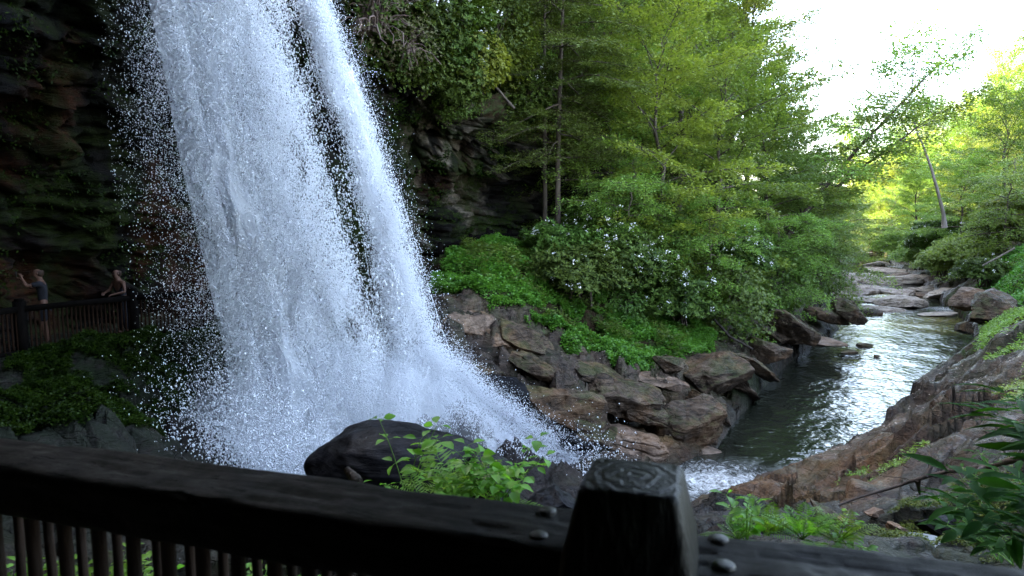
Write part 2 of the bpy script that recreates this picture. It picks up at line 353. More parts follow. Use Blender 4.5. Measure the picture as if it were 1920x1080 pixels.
at(1050, 470, 30, soil=1, amp=.2); at(1200, 560, 30, soil=1, amp=.2); at(1300, 580, 32, soil=1, amp=.2); at(1420, 590, 35, soil=1, amp=.2)
at(1050, 408, 33, soil=1, amp=.3); at(1530, 540, 48, soil=.7, amp=.3); at(1560, 500, 62, soil=.8, amp=.3)
for q in ((8, 42, 2), (3, 38, 3), (14, 46, 1), (20, 55, 0), (14, 62, 7), (26, 72, -1), (18, 80, 12), (36, 88, -2.5), (26, 96, 12), (46, 112, -2), (34, 120, 14), (52, 145, 3), (40, 160, 12),
          (-20, 60, 30), (0, 70, 28), (10, 110, 34), (-30, 30, 25), (-25, 5, 20)): cpt(q, soil=1, amp=.4)
for q in ((22, 20, .5), (30, 24, 4), (45, 30, 12), (27, 30, 0), (36, 38, 3), (50, 42, 10), (42, 52, .5), (55, 60, 8), (56, 74, 0), (70, 72, 10), (63, 92, -1), (80, 92, 11), (76, 118, 0), (95, 120, 12), (60, 108, -2.5),
          (120, 110, 26), (100, 80, 24), (80, 50, 22), (90, 145, 1), (120, 160, 12), (70, 165, -2), (85, 190, 0), (100, 215, 3), (60, 200, 6), (150, 190, 24), (160, 130, 40), (120, 60, 34), (70, 15, 20), (60, 240, 10), (120, 260, 10)): cpt(q, soil=1, amp=.4)
for q in RE[1:]:
    w_ = 1 if q[1] < 700 else 0; cpt(tuple(PZ(*q)[:2]) + (ZR + .12,), amp=.14, wet=.35, ochre=.7 if q[1] > 780 else .1, soil=0)
for q in LE[2:]: cpt(tuple(PZ(*q)[:2]) + (ZR + .15,), amp=.35, wet=.3, moss=.7 if 690 < q[1] < 790 else .2, ochre=.3 if q[1] > 790 else 0)
for q in ((-.5, 33, .5), (-3, 31.5, .3), (2.2, 35, .8), (-5.4, 29.5, -.3), (0, 38, 1), (-8, 27, -1.2), (-4, 35, 1), (4.5, 38, .8), (-11, 23, -1.5), (-14, 18, -1.6), (-15, 13, -1.6)): cpt(q, soil=.7, amp=.1, moss=.4)
CPn = np.array(CPn)
def _K(a, b): return np.sqrt(((a[:, None] - b[None]) ** 2).sum(-1) + .25)
_n = len(CPn); _A = np.zeros((_n + 3, _n + 3)); _X = CPn[:, :2]
_A[:_n, :_n] = -_K(_X, _X) - 0.02 * np.eye(_n); _Q = np.c_[np.ones(_n), _X]; _A[:_n, _n:] = _Q; _A[_n:, :_n] = _Q.T
_Wt = np.linalg.solve(_A, np.r_[CPn[:, 2:3], np.zeros((3, 1))])
def terrain(x, y):
    x = np.asarray(x, float).ravel(); y = np.asarray(y, float).ravel(); H = np.empty(len(x)); C = np.empty((len(x), 5))
    wk = sstep(6, 10, y) * (1 - sstep(60, 90, y)); a1, _e = blocks(x, y, 1.7, .9, 1.5, 41); a2, _e = blocks(x, y, .6, .4, 1.6, 42); a3, _e = blocks(x, y, 1.5, .2, 1.5, 43)
    xq = x + wk * (.95 * a1 + .4 * a2 + .12 * fbm(xyz(x * 2, y * 2), 3, 44)); yq = y + wk * (.95 * a3 + .4 * a2)
    for s in range(0, len(x), 20000):
        q = np.stack([xq[s:s + 20000], yq[s:s + 20000]], 1)
        H[s:s + 20000] = np.c_[-_K(q, _X), np.ones(len(q)), q] @ _Wt[:, 0]
        w = 1 / (((q[:, None] - _X[None]) ** 2).sum(-1) + .15) ** 1.6
        C[s:s + 20000] = (w @ CPn[:, 3:]) / w.sum(1)[:, None]
    d = river_d(x, y)
    amp = C[:, 1] * (1 - .7 * sstep(.35, .8, C[:, 0]))
    wx = x + .35 * fbm(xyz(x * .6, y * .6), 3, 5); wy = y + .35 * fbm(xyz(x * .6, y * .6), 3, 9)
    o1, e1 = blocks(wx, wy, 1.5, .5, 1.7, 1); o2, e2 = blocks(wx, wy, .55, .7, 1.8, 2); o3, e3 = blocks(wx, wy, .2, .3, 1.6, 3); sm = 1 - .75 * np.clip(C[:, 3] * 1.6, 0, 1) * (x > 1); o2 = o2 * (.4 + .6 * sm); o3 = o3 * sm; e2 = e2 + (1 - sm)
    fade = 1 - sstep(40, 90, y)
    H = H + amp * (1.25 * o1 - .55 * (1 - sstep(0, .13, e1))) + amp * fade * (.55 * o2 - .2 * (1 - sstep(0, .14, e2)) + .16 * o3) + (.1 + .2 * amp) * fbm(xyz(x * .9, y * .9), 5, 3)
    bank = ZR + np.minimum(d * .9, .35) + .25 * np.clip(d, 0, 1) * (o2 + .3)
    capr = .85 + .3 * fbm(xyz(x * .4, y * .4), 2, 13) + .5 * sstep(60, 30, y) * 0
    cap = ZR + .45 + d * capr + 1.5 * o1 * amp + .9 * o2 * amp + .3 * o3 * amp - .5 * amp * (1 - sstep(0, .13, e1)) - .25 * amp * (1 - sstep(0, .14, e2))
    H = np.where((d > 0) & (d < 9) & (y > 13.5), np.minimum(H, cap), H)
    H = np.where(d > 0, np.maximum(H, bank), np.minimum(H, ZR - .12 - np.minimum(1.2, -d * .9)))
    fy = (y > 12) | (d > 0)
    return H, C, d
# fan-shaped grid, finest close to the walkway
na, nr = 760, 760
ang = np.linspace(R(-54), R(54), na); rr_ = 1.2 * (300 / 1.2) ** (np.linspace(0, 1, nr) ** .9)
Ag, Rg = np.meshgrid(ang, rr_); X = (np.sin(Ag) * Rg).ravel(); Y = (np.cos(Ag) * Rg).ravel()
H, C, dR = terrain(X, Y)
i = np.arange(nr - 1)[:, None] * na + np.arange(na - 1)[None]; F = np.stack([i, i + 1, i + na + 1, i + na], -1).reshape(-1, 4)
V = np.stack([X, Y, H], 1)
soil = C[:, 0]; wet_shade = np.clip(C[:, 3], 0, 1); wet_shade = np.maximum(wet_shade, .7 * (1 - sstep(.1, .7, dR)) * (dR > -5))
ter = mesh_np('ground', V, F, M['ground'], smooth=True, attrs={'soil': soil, 'moss': C[:, 2], 'wet': wet_shade, 'ochre': C[:, 4]})
tag(ter, 'rocky gorge banks and forest floor either side of the river', kind='structure')
bvh_t = BVHTree.FromPolygons([tuple(v) for v in V[::1]], [tuple(f) for f in F], all_triangles=False)
def tz(x, y):
    h = bvh_t.ray_cast(Vector((x, y, 200)), Vector((0, 0, -1)))
    return h[0].z if h[0] is not None else 0.

# ------------------------------------------------------------------ cliff, overhang and hillside as one swept sheet
st = [  # base, wall, lip, top, hill, far hill
    ((9, -5, 0), (9, -5, 2.5), (8, -.5, 5.5), (8, 0, 7), (9, -8, 18), (9, -25, 40)),
    ((3, -4, 0), (3, -4, 2.5), (3, 4.2, 4.3), (3, 4.6, 6.5), (3, -6, 18), (0, -20, 40)),
    ((-3, -3.5, 0), (-3, -3.5, 2.5), (-1, 6.0, 4.9), (-1, 6.4, 7), (-5, -4, 18), (-12, -18, 42)),
    ((-8, -1, -.3), (-8, -1, 2.5), (-5.5, 6.0, 6.2), (-5.5, 6.4, 8), (-14, 0, 20), (-30, -10, 45)),
    ((-11.5, 5, -1), (-12, 5, 3), (-8.0, 8.0, 8.5), (-8.0, 8.4, 10.5), (-17, 8, 19), (-36, 5, 45)),
    ((-14, 12, -1.5), (-13.5, 12, 2), (-10.5, 11.5, 9.5), (-10.5, 11.7, 11), (-19, 16, 18), (-40, 18, 42)),
    ((-13.2, 17, -1.5), (-12.6, 16.4, 2), (-9.9, 14.5, 9.5), (-9.8, 14.2, 10.5), (-17, 22, 17), (-36, 32, 38)),
    ((-10.6, 21, -1.5), (-10, 20.4, 2.5), (-8.6, 17.0, 9), (-8.5, 16.6, 10), (-13, 27, 16), (-26, 42, 34)),
    ((-7.6, 24.4, -1.2), (-7.2, 23.8, 3), (-6, 19, 8.8), (-5.8, 18.6, 10), (-9, 30, 16), (-16, 50, 32)),
    ((-5, 27.4, -.3), (-4.8, 26.8, 2.8), (-4.4, 23.4, 6.6), (-4.3, 23, 7.8), (-5, 32, 15), (-8, 54, 30)),
    ((-2.4, 29.4, .5), (-2.4, 29.1, 2.8), (-2.1, 26.8, 4.7), (-2, 26.4, 5.8), (-2, 34, 13), (-2, 56, 28)),
    ((.2, 32, .9), (.2, 31.8, 3), (.3, 30.6, 4.4), (.4, 30.4, 5.2), (1.5, 37, 11), (4, 58, 26)),
    ((3.2, 37, 1.0), (3.2, 36.8, 1.8), (3.3, 36.5, 2.4), (3.4, 36.4, 3.0), (6, 43, 7.5), (11, 62, 24)),
    ((8, 41, 0), (8, 41, 1), (8, 41.2, 2), (8.2, 41.4, 2.8), (12, 50, 7), (22, 70, 22)),
    ((15, 52, -2), (15, 52, -.5), (15.2, 52.5, .3), (15.4, 53, 1), (19, 62, 6), (30, 84, 20))]
st = np.array(st, float); ns = len(st)
def crom(Pt, t):
    n = len(Pt); t = np.clip(t, 0, n - 1 - 1e-6); k = np.floor(t).astype(int); f = (t - k)[:, None]
    g = lambda j: Pt[np.clip(j, 0, n - 1)]
    p0, p1, p2, p3 = g(k - 1), g(k), g(k + 1), g(k + 2)
    sh = (len(f),) + (1,) * (Pt.ndim - 1); f = f.reshape(sh)
    return .5 * (2 * p1 + (p2 - p0) * f + (2 * p0 - 5 * p1 + 4 * p2 - p3) * f ** 2 + (3 * p1 - p0 - 3 * p2 + p3) * f ** 3)
nu, nv = 620, 260
us = np.linspace(0, ns - 1, nu); SU = crom(st, us)               # nu x 6 x 3
vs = np.concatenate([np.linspace(0, 1, 60, endpoint=False), np.linspace(1, 2, 100, endpoint=False), np.linspace(2, 3, 30, endpoint=False), np.linspace(3, 4, 40, endpoint=False), np.linspace(4, 5, 30)])
k = np.minimum(np.floor(vs).astype(int), 4); f = (vs - k)[None, :, None]
G = SU[:, k] * (1 - f) + SU[:, k + 1] * f                        # nu x nv x 3
G[:, 0:60, 2] -= (1 - vs[None, :60]) ** 3 * .6
for _ in range(3): G[:, 1:-1] = (G[:, :-2] + 2 * G[:, 1:-1] + G[:, 2:]) / 4
du = np.gradient(G, axis=0); dv = np.gradient(G, axis=1); nn = np.cross(du, dv); nn /= np.linalg.norm(nn, axis=2)[:, :, None] + 1e-9
p = G.reshape(-1, 3); n_ = nn.reshape(-1, 3); toC = np.array([0, 10, 2.]) - p; sg = np.sign((n_ * toC).sum(1))
sg = np.sign(np.median(sg)) if True else sg
lay = p[:, 2] + .35 * fbm(p * .35, 3, 11) + .12 * p[:, 0] * .3
stp = np.floor(lay / .45); fr = lay / .45 - stp
led = _h(stp.astype(np.int64), np.zeros(len(stp), np.int64), np.zeros(len(stp), np.int64), 7) * (sstep(0, .12, fr) * (1 - sstep(.85, 1, fr)))
stp2 = np.floor(lay / .14); led2 = _h(stp2.astype(np.int64), np.zeros(len(stp), np.int64), np.zeros(len(stp), np.int64), 8)
ub = (np.repeat(us, nv)) * 3.2; o1, e1 = blocks(ub, p[:, 2] * .8, .9, .1, 1.3, 21); o2, e2 = blocks(ub, p[:, 2] * .9, .33, .1, 1.5, 22)
disp = (.75 * fbm(p * .45, 4, 31) + .55 * (led - .5) + .14 * (led2 - .5) + .7 * o1 + .3 * o2 - .15 * (1 - sstep(0, .1, e1)))
vv = np.tile(vs, nu); disp = disp * (1 - .6 * sstep(3, 4, vv))
# keep the roof over the walkway high
p2 = p + n_ * (sg * disp)[:, None]
mossa = sstep(.0, .5, fbm(p * .5, 4, 41)) * sstep(-1, .5, p[:, 2]) * (1 - sstep(3.2, 4.4, p[:, 2]) * .8)
mossa = np.maximum(mossa, sstep(.15, .4, fbm(p * np.array([1.3, 1.3, .3]), 3, 44)) * .7)
och = sstep(.05, .5, fbm(p * np.array([.7, .7, .22]), 4, 51)) * (p[:, 0] < -7) * .85
och = np.maximum(och, sstep(.2, .5, fbm(p * .6, 4, 53)) * .35 * (p[:, 0] > -6))
soilc = sstep(2.6, 3.2, vv)
pal = sstep(-.15, .25, fbm(p * np.array([1.6, 1.6, .35]), 4, 57)) * np.clip(np.exp(-((p[:, 0] + 2.6) / .9) ** 2) * 1.2 + .35 * (p[:, 0] > -5) * (p[:, 0] < 4), 0, 1) * (p[:, 1] > 20)  # pale lichen column; the broad part paints extra light onto the rock
i = np.arange(nu - 1)[:, None] * nv + np.arange(nv - 1)[None]; F = np.stack([i, i + nv, i + nv + 1, i + 1], -1).reshape(-1, 4)
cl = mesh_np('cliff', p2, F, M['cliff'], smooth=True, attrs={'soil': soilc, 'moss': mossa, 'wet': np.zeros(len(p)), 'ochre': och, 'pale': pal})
tag(cl, 'dark layered cliff arching over the path behind the waterfall', kind='structure')
bvh_c = BVHTree.FromPolygons([tuple(v) for v in p2], [tuple(f) for f in F], all_triangles=False)
def topz(x, y):
    h = bvh_c.ray_cast(Vector((x, y, 200)), Vector((0, 0, -1)))
    a = tz(x, y); return max(a, h[0].z) if h[0] is not None else a
CP2 = p2.reshape(nu, nv, 3)

# walkway
g = Geo(); g.box((-9, -5, -.35), (9, 1.18, -.02)); tag(g.build('walkway', plain_mat('walkway_stone', (.03, .028, .025), (.08, .07, .06))), 'dark stone walkway under the overhang', kind='structure')

# ------------------------------------------------------------------ river surface
m, nt, b, out = newmat('river_water'); N = NB(nt); pos = N.pos()
fl = N.mapping(pos, (1.0, .8, 1), (0, 0, R(-28)))
w1 = N.noise(fl, 2.3, 1.5, .45, .4); w2 = N.noise(fl, 5, 2, .5, .3); w3 = N.noise(pos, .35, 2, .5)
hgt = N.math('ADD', N.math('MULTIPLY', w1, .65), N.math('MULTIPLY', w2, .35))
foamv = N.noise(N.mapping(pos, (1, 1, 1)), 2.2, 9, .78, 2.5)
fa = N.attr('foam'); ff = N.ramp(N.math('ADD', fa, N.math('MULTIPLY', N.math('MULTIPLY', N.math('SUBTRACT', foamv, .5), 3.0), N.math('MULTIPLY', fa, 3, True))), [(.42, (0,) * 3), (.85, (1,) * 3)])
base = N.mix(N.attr('shallow'), (.008, .009, .006), (.10, .075, .012))
N.l(N.mix(ff, base, N.mix(N.ramp(N.noise(pos, 7, 6, .8, 1.5), [(.38, (0,) * 3), (.6, (1,) * 3)]), (.05, .045, .035), (.55, .55, .53))), b.inputs['Base Color'])
N.l(N.math('ADD', .10, N.math('MULTIPLY', ff, .6)), b.inputs['Roughness']); b.inputs['IOR'].default_value = 1.33; b.inputs['Specular IOR Level'].default_value = .6
bs = N.bump(hgt, .9, .085); bs2 = N.bump(N.math('MULTIPLY', N.math('ADD', foamv, ff), N.math('MULTIPLY', fa, 2, True)), .6, .08, bs); N.l(bs2, b.inputs['Normal'])
M['water'] = m
xs = np.linspace(-12, 130, 1); na2, nr2 = 300, 260
ag = np.linspace(R(-40), R(44), na2); rg = 9 * (240 / 9) ** np.linspace(0, 1, nr2)
A2, R2 = np.meshgrid(ag, rg); x = (np.sin(A2) * R2).ravel(); y = (np.cos(A2) * R2).ravel(); d = river_d(x, y)
f0 = PZ(1330, 905)
dd = np.hypot((x - f0[0]) / 1.9, (y - f0[1]) / 1.3); foam = np.clip(1.0 - dd * .55, 0, 1)
base0 = PZ(1060, 895); dd2 = np.hypot(x - base0[0], (y - base0[1])); foam = np.maximum(foam, np.clip(1.2 - dd2 * .4, 0, 1))
for q, s in ((PZ(1595, 570), 1.0), (PZ(1700, 515), 2.2), (PZ(1780, 580), 1.6), (PZ(1690, 500), 3), (PZ(1650, 485), 5), (PZ(1740, 545), 1.5)):
    foam = np.maximum(foam, .62 * np.clip(1.3 - np.hypot(x - q[0], y - q[1]) / s, 0, 1))
sh = np.zeros(len(x))
for q, s in ((PZ(1660, 550), 4.5), (PZ(1625, 575), 1.6), (PZ(1760, 600), 2.5), (PZ(1700, 610), 4)): sh = np.maximum(sh, np.clip(1 - np.hypot(x - q[0], y - q[1]) / s, 0, 1))
z = ZR + .035 * fbm(xyz(x * 1.1, y * 1.1), 3, 61) + .10 * foam * fbm(xyz(x * 2.5, y * 2.5), 3, 62)
i = np.arange(nr2 - 1)[:, None] * na2 + np.arange(na2 - 1)[None]; F = np.stack([i, i + 1, i + na2 + 1, i + na2], -1).reshape(-1, 4)
tag(mesh_np('river', np.stack([x, y, z], 1), F, m, smooth=True, attrs={'foam': foam, 'shallow': sh}), 'dark rippled river winding away between the rocks', kind='structure')
# ------------------------------------------------------------------ waterfall
m, nt, b, out = newmat('falling_water'); N = NB(nt)
b.inputs['Base Color'].default_value = (.95, .96, .98, 1); b.inputs['Roughness'].default_value = .35
t = N.n('ShaderNodeBsdfTranslucent'); t.inputs[0].default_value = (.95, .96, .98, 1); ms = N.n('ShaderNodeMixShader'); ms.inputs[0].default_value = .55
N.l(b.outputs[0], ms.inputs[1]); N.l(t.outputs[0], ms.inputs[2]); N.l(ms.outputs[0], out.inputs[0])
M['drop'] = m
def sheet_mat(name, dens_attr='dens', fine=1.):
    m, nt, b, out = newmat(name); N = NB(nt); pos = N.pos()
    b.inputs['Base Color'].default_value = (.95, .96, .98, 1); b.inputs['Roughness'].default_value = .5
    t = N.n('ShaderNodeBsdfTranslucent'); t.inputs[0].default_value = (.95, .96, .98, 1); ms = N.n('ShaderNodeMixShader'); ms.inputs[0].default_value = .68
    v = N.mapping(pos, (1, .4, .33), (0, R(-14), 0)); n1 = N.noise(v, 9 * fine, 6, .75, .5); n2 = N.noise(N.mapping(pos, (1, .5, .55)), 32 * fine, 3, .7)
    n3 = N.noise(v, 1.6, 4, .6, .8)
    nn = N.math('ADD', N.math('ADD', N.math('MULTIPLY', n1, .5), N.math('MULTIPLY', n2, .45)), N.math('MULTIPLY', n3, .55))
    a = N.math('ADD', N.math('MULTIPLY', N.math('SUBTRACT', nn, .75), 3.2), N.math('MULTIPLY', N.math('SUBTRACT', N.attr(dens_attr), .5), 2.2))
    a = N.ramp(a, [(.0, (0,) * 3), (.5, (.96,) * 3)])
    N.l(N.bump(nn, .8, .08), b.inputs['Normal'])
    N.l(b.outputs[0], ms.inputs[1]); N.l(t.outputs[0], ms.inputs[2])
    tr = N.n('ShaderNodeBsdfTransparent'); m2 = N.n('ShaderNodeMixShader'); N.l(a, m2.inputs[0]); N.l(tr.outputs[0], m2.inputs[1]); N.l(ms.outputs[0], m2.inputs[2]); N.l(m2.outputs[0], out.inputs[0])
    return m
M['sheet'] = sheet_mat('falling_water_curtain')
rng = np.random.default_rng(5)
# trajectories: left and right edges in the picture down the fall, distance changes with height
KY = np.array([-420, -200, 0, 150, 300, 450, 600, 720, 800, 860])
MAIN_L = np.array([180, 235, 290, 322, 350, 385, 420, 445, 450, 440]); MAIN_R = np.array([400, 460, 512, 548, 588, 628, 678, 735, 800, 860])
RS_L = np.array([470, 515, 556, 606, 655, 695, 722, 735, 750, 770]); RS_R = np.array([505, 557, 610, 668, 718, 764, 806, 845, 900, 985])
YM = np.array([12.6, 12.8, 13.0, 13.1, 13.2, 13.3, 13.4, 13.5, 13.6, 13.6]) + 1.0; YR = np.array([15.2, 15.3, 15.4, 15.5, 15.6, 15.7, 15.8, 15.9, 16.0, 16.1])
def strand_pt(py, s, Lc, Rc, Yc, off=0):
    px = np.interp(py, KY, Lc) * (1 - s) + np.interp(py, KY, Rc) * s; Yv = np.interp(py, KY, Yc) + off
    dx, dy = (px - 960) / 1280, (540 - py) / 1280; dyw = cp + dy * sp; t = Yv / dyw
    return np.stack([dx * t, Yv, CZ + (-sp + dy * cp) * t], -1)
def curtain(Lc, Rc, Yc, off, dens, ext=.12, seed=0, dfun=None, gobj=None, nu=150, nv=260):
    s = np.linspace(-ext, 1 + ext, nu); py = np.linspace(-420, 862, nv); S_, P_ = np.meshgrid(s, py); S_ = S_.ravel(); P_ = P_.ravel()
    V = strand_pt(P_, S_, Lc, Rc, Yc, off)
    V[:, 1] += .45 * fbm(V * np.array([1.6, 0, .35]), 4, seed) + .10 * fbm(V * np.array([6, 0, 1.5]), 3, seed + 1)
    V[:, 0] += .18 * fbm(V * np.array([.5, 0, 1.2]), 3, seed + 2)
    e = np.minimum(sstep(-ext, .34, S_ + .08 * fbm(V * np.array([1, 0, 1.1]), 3, seed + 5)), sstep(1 + ext, .80, S_))
    d = e * (dens + (dfun(P_, S_) if dfun else 0))
    i = np.arange(nv - 1)[:, None] * nu + np.arange(nu - 1)[None]; F = np.stack([i, i + 1, i + nu + 1, i + nu], -1).reshape(-1, 4)
    gobj.append((V, F, d))
sheets = []
core = lambda P_, S_: .12 + .95 * np.exp(-((S_ - .27) / .20) ** 2) + .22 * sstep(300, 800, P_) - .25 * sstep(.55, .9, S_) * (1 - sstep(650, 800, P_))
curtain(MAIN_L, MAIN_R, YM, 0, .34, seed=71, dfun=core, gobj=sheets)
curtain(MAIN_L, MAIN_R, YM, -.38, .10, seed=91, dfun=core, gobj=sheets)
curtain(RS_L, RS_R, YR, -.32, .35, seed=95, dfun=lambda P_, S_: .4 * np.exp(-((S_ - .5) / .22) ** 2) - .2 * sstep(250, 450, P_) * (1 - sstep(560, 700, P_)), gobj=sheets)
curtain(MAIN_L, MAIN_R, YM, .45, .32, seed=81, dfun=core, gobj=sheets)
curtain(RS_L, RS_R, YR, 0, .60, seed=101, dfun=lambda P_, S_: .35 * np.exp(-((S_ - .45) / .25) ** 2) * (1 - sstep(200, 560, P_) * .6) - .12 * sstep(150, 400, P_) + .45 * sstep(620, 780, P_), gobj=sheets)
curtain(RS_L, RS_R, YR, .5, .40, seed=111, dfun=lambda P_, S_: .2 * (1 - sstep(100, 500, P_)) + .4 * sstep(620, 780, P_), gobj=sheets)
# the cascade running off the landing rocks to the river
CQ = [((440, 860), (500, 740), 14.2), ((620, 800), (640, 720), 14.4), ((740, 800), (770, 690), 14.6), ((820, 840), (848, 722), 15.6), ((910, 890), (905, 775), 16.2), ((990, 960), (980, 826), 16.7), ((1050, 1010), (1078, 898), 17.2)]
def casc(tt, s, off=0):
    lo = np.array([np.append(P(*a, c), 0)[:3] for a, b_, c in CQ]); hi = np.array([P(*b_, c) for a, b_, c in CQ])
    k = np.linspace(0, 1, len(CQ)); f = lambda A: np.stack([np.interp(tt, k, A[:, j]) for j in range(3)], -1)
    q = f(lo) * (1 - s[:, None]) + f(hi) * s[:, None]; q[:, 1] += off + .5 * s; return q
TT, SS = np.meshgrid(np.linspace(0, 1, 220), np.linspace(-.05, 1.06, 90)); TT = TT.ravel(); SS = SS.ravel()
V = casc(TT, SS); V[:, 2] += .28 * fbm(V * np.array([1.2, 1.2, 1.5]), 5, 121); V[:, 1] -= .3 * fbm(V * 1.1, 4, 125)
i = np.arange(89)[:, None] * 220 + np.arange(219)[None]; F = np.stack([i, i + 1, i + 221, i + 220], -1).reshape(-1, 4)
sheets.append((V, F, np.minimum(sstep(1.05, .7, SS), 1) * sstep(-.02, .12, TT) * .95))
n0 = 0; Vv = []; Ff = []; Dd = []
for V, F, d in sheets: Vv.append(V); Ff.append(F + n0); Dd.append(d); n0 += len(V)
wf = mesh_np('waterfall', np.concatenate(Vv), np.concatenate(Ff), M['sheet'], smooth=True, attrs={'dens': np.concatenate(Dd)})
tag(wf, 'white curtain of water dropping from the overhang and running off to the river', kind='structure')

def drops(C, D, size, stretch):
    """irregular little tetrahedra, stretched along D"""
    n = len(C); D = D / np.linalg.norm(D, axis=1)[:, None]; A = rng.normal(size=(n, 3)); A -= (A * D).sum(1)[:, None] * D; A /= np.linalg.norm(A, axis=1)[:, None] + 1e-9; B = np.cross(D, A)
    s = size[:, None]; L = s * stretch[:, None]
    V = np.stack([C + D * L, C - D * L * .6 + A * s, C - D * L * .6 - A * s * .5 + B * s * .87, C - D * L * .6 - A * s * .5 - B * s * .87], 1).reshape(-1, 3)
    F = (np.arange(n)[:, None, None] * 4 + np.array([[0, 1, 2], [0, 2, 3], [0, 3, 1], [1, 3, 2]])[None]).reshape(-1, 3)
    return V, F
def flow(C, amt=.35): return np.tile([.24, 0, -1.], (len(C), 1)) + rng.normal(0, amt, (len(C), 3))
DV, DF, dn = [], [], 0
def addd(C, size, stretch, D=None):
    global dn
    V, F = drops(C, flow(C) if D is None else D, size, stretch); DV.append(V); DF.append(F + dn); dn += len(V)
def clumpy(C, scale, thr, seed):                 # keep drops where a streaky noise is high
    v = fbm(C * np.array([scale, scale * .5, scale * .42]), 4, seed); return v > thr + rng.normal(0, .12, len(C))
def sample_strand(n, Lc, Rc, Yc, sfun, dep, y0=-300, y1=862):
    py = rng.uniform(y0, y1, n); s = sfun(n); return strand_pt(py, s, Lc, Rc, Yc, rng.normal(0, dep, n)), py, s
# dense body of the main curtain
C_, py, s = sample_strand(560000, MAIN_L, MAIN_R, YM, lambda n: np.clip(rng.beta(1.3, 1.7, n) * 1.15 - .05, -.1, 1.15), .40)
kk = clumpy(C_, 2.6, -.12, 201) | (np.abs(s - .27) < .19) | (rng.random(len(s)) < .12); C_ = C_[kk]
addd(C_, rng.gamma(3, .0017, len(C_)) + .0035, rng.uniform(1, 2.6, len(C_)))
# right strand
C_, py, s = sample_strand(260000, RS_L, RS_R, YR, lambda n: np.clip(rng.normal(.5, .27, n), -.2, 1.2), .35)
kk = clumpy(C_, 2.6, -.1, 211) | (rng.random(len(s)) < .25); C_ = C_[kk]
addd(C_, rng.gamma(3, .0019, len(C_)) + .004, rng.uniform(1, 2.4, len(C_)))
# spray between the two
L2, R2_ = MAIN_R - 50, RS_L + 45
C_, py, s = sample_strand(60000, L2, R2_, YM + .9, lambda n: rng.random(n), .5, -200, 800)
kk = clumpy(C_, 3.2, .15, 221) | (rng.random(len(s)) < .10 + .4 * sstep(450, 700, py)); C_ = C_[kk]; addd(C_, rng.gamma(3, .003, len(C_)) + .003, rng.uniform(1, 2, len(C_)))
# loose drops to the left, bigger and nearer
def lefts(n): return 1.12 - rng.exponential(.27, n)
LL = MAIN_L - np.array([60, 75, 95, 110, 125, 140, 150, 180, 200, 210]) - 20
C_, py, s = sample_strand(85000, LL, MAIN_L + 25, YM - .5, lefts, .5, -200, 862)
kk = (clumpy(C_, 2.2, .02, 231) | (rng.random(len(s)) < .3)) & (s > .0); C_ = C_[kk]
addd(C_, rng.gamma(2.2, .0022, len(C_)) + .0028, rng.uniform(.8, 1.8, len(C_)))
# right fringe
C_, py, s = sample_strand(24000, RS_R - 25, RS_R + 45, YR - .3, lambda n: np.abs(rng.normal(0, .36, n)), .35, -200, 800)
addd(C_, rng.gamma(3, .0014, len(C_)) + .003, rng.uniform(1, 1.8, len(C_)))
# splashing at the foot and along the cascade
n = 130000; tt = rng.random(n); ss = np.clip(rng.normal(.55, .32, n), -.1, 1.2); C_ = casc(tt, ss); C_ += rng.normal(0, .16, C_.shape); C_[:, 2] += np.abs(rng.normal(0, .12, n)) * (ss > .5)
addd(C_, rng.gamma(3, .0018, n) + .0035, rng.uniform(1, 2, n), D=rng.normal(0, 1, (n, 3)) + np.array([.8, .3, -.3]))
n = 26000; tt = rng.uniform(.35, 1, n); C_ = casc(tt, 1 + np.abs(rng.normal(0, .14, n))); C_[:, 2] += rng.exponential(.15, n); C_[:, 0] += rng.normal(.0, .16, n)
addd(C_, rng.gamma(3, .0018, n) + .003, rng.uniform(.8, 1.5, n), D=rng.normal(0, 1, (n, 3)))
n = 40000; C_ = np.stack([rng.normal(-4.9, .8, n), rng.normal(12.8, .9, n), -3.8 + np.abs(rng.normal(0, 1.1, n))], 1)
addd(C_, rng.gamma(3, .0022, n) + .003, rng.uniform(1, 2, n))
q0 = PZ(1110, 885); n = 5000; C_ = np.stack([rng.normal(q0[0] - .3, .55, n), rng.normal(q0[1], .5, n), ZR + rng.exponential(.3, n)], 1)
addd(C_, rng.gamma(3, .0035, n) + .003, rng.uniform(1, 2, n))
spray = mesh_np('water_spray', np.concatenate(DV), np.concatenate(DF), M['drop'], smooth=True)
tag(spray, 'loose white drops and splashes flying round the falling water', kind='stuff')
def veil(Lc, Rc, Yc, th, y0, y1, nm, mat, lab):    # closed skin round a strand, filled with fine mist
    nv_, nu_ = 70, 24; py = np.linspace(y0, y1, nv_); rings = []
    for k in range(nu_):
        t = 2 * math.pi * k / nu_; s = .48 - .36 * math.cos(t); off = th * math.sin(t); q = strand_pt(py, np.full(nv_, s), Lc, Rc, Yc, off); q[:, 1] += .25 * fbm(q * np.array([1.2, 0, .5]), 3, 7) * (1 if off else 0); rings.append(q)
    V = np.stack(rings, 1).reshape(-1, 3); i = np.arange(nv_ - 1)[:, None] * nu_ + np.arange(nu_)[None]; j = np.arange(nv_ - 1)[:, None] * nu_ + (np.arange(nu_)[None] + 1) % nu_
    o = mesh_np(nm, V, [np.stack([i, j, j + nu_, i + nu_], -1).reshape(-1, 4), np.arange(nu_)[None][:, ::-1], (np.arange(nu_) + (nv_ - 1) * nu_)[None]], mat, smooth=True); return tag(o, lab, kind='stuff')
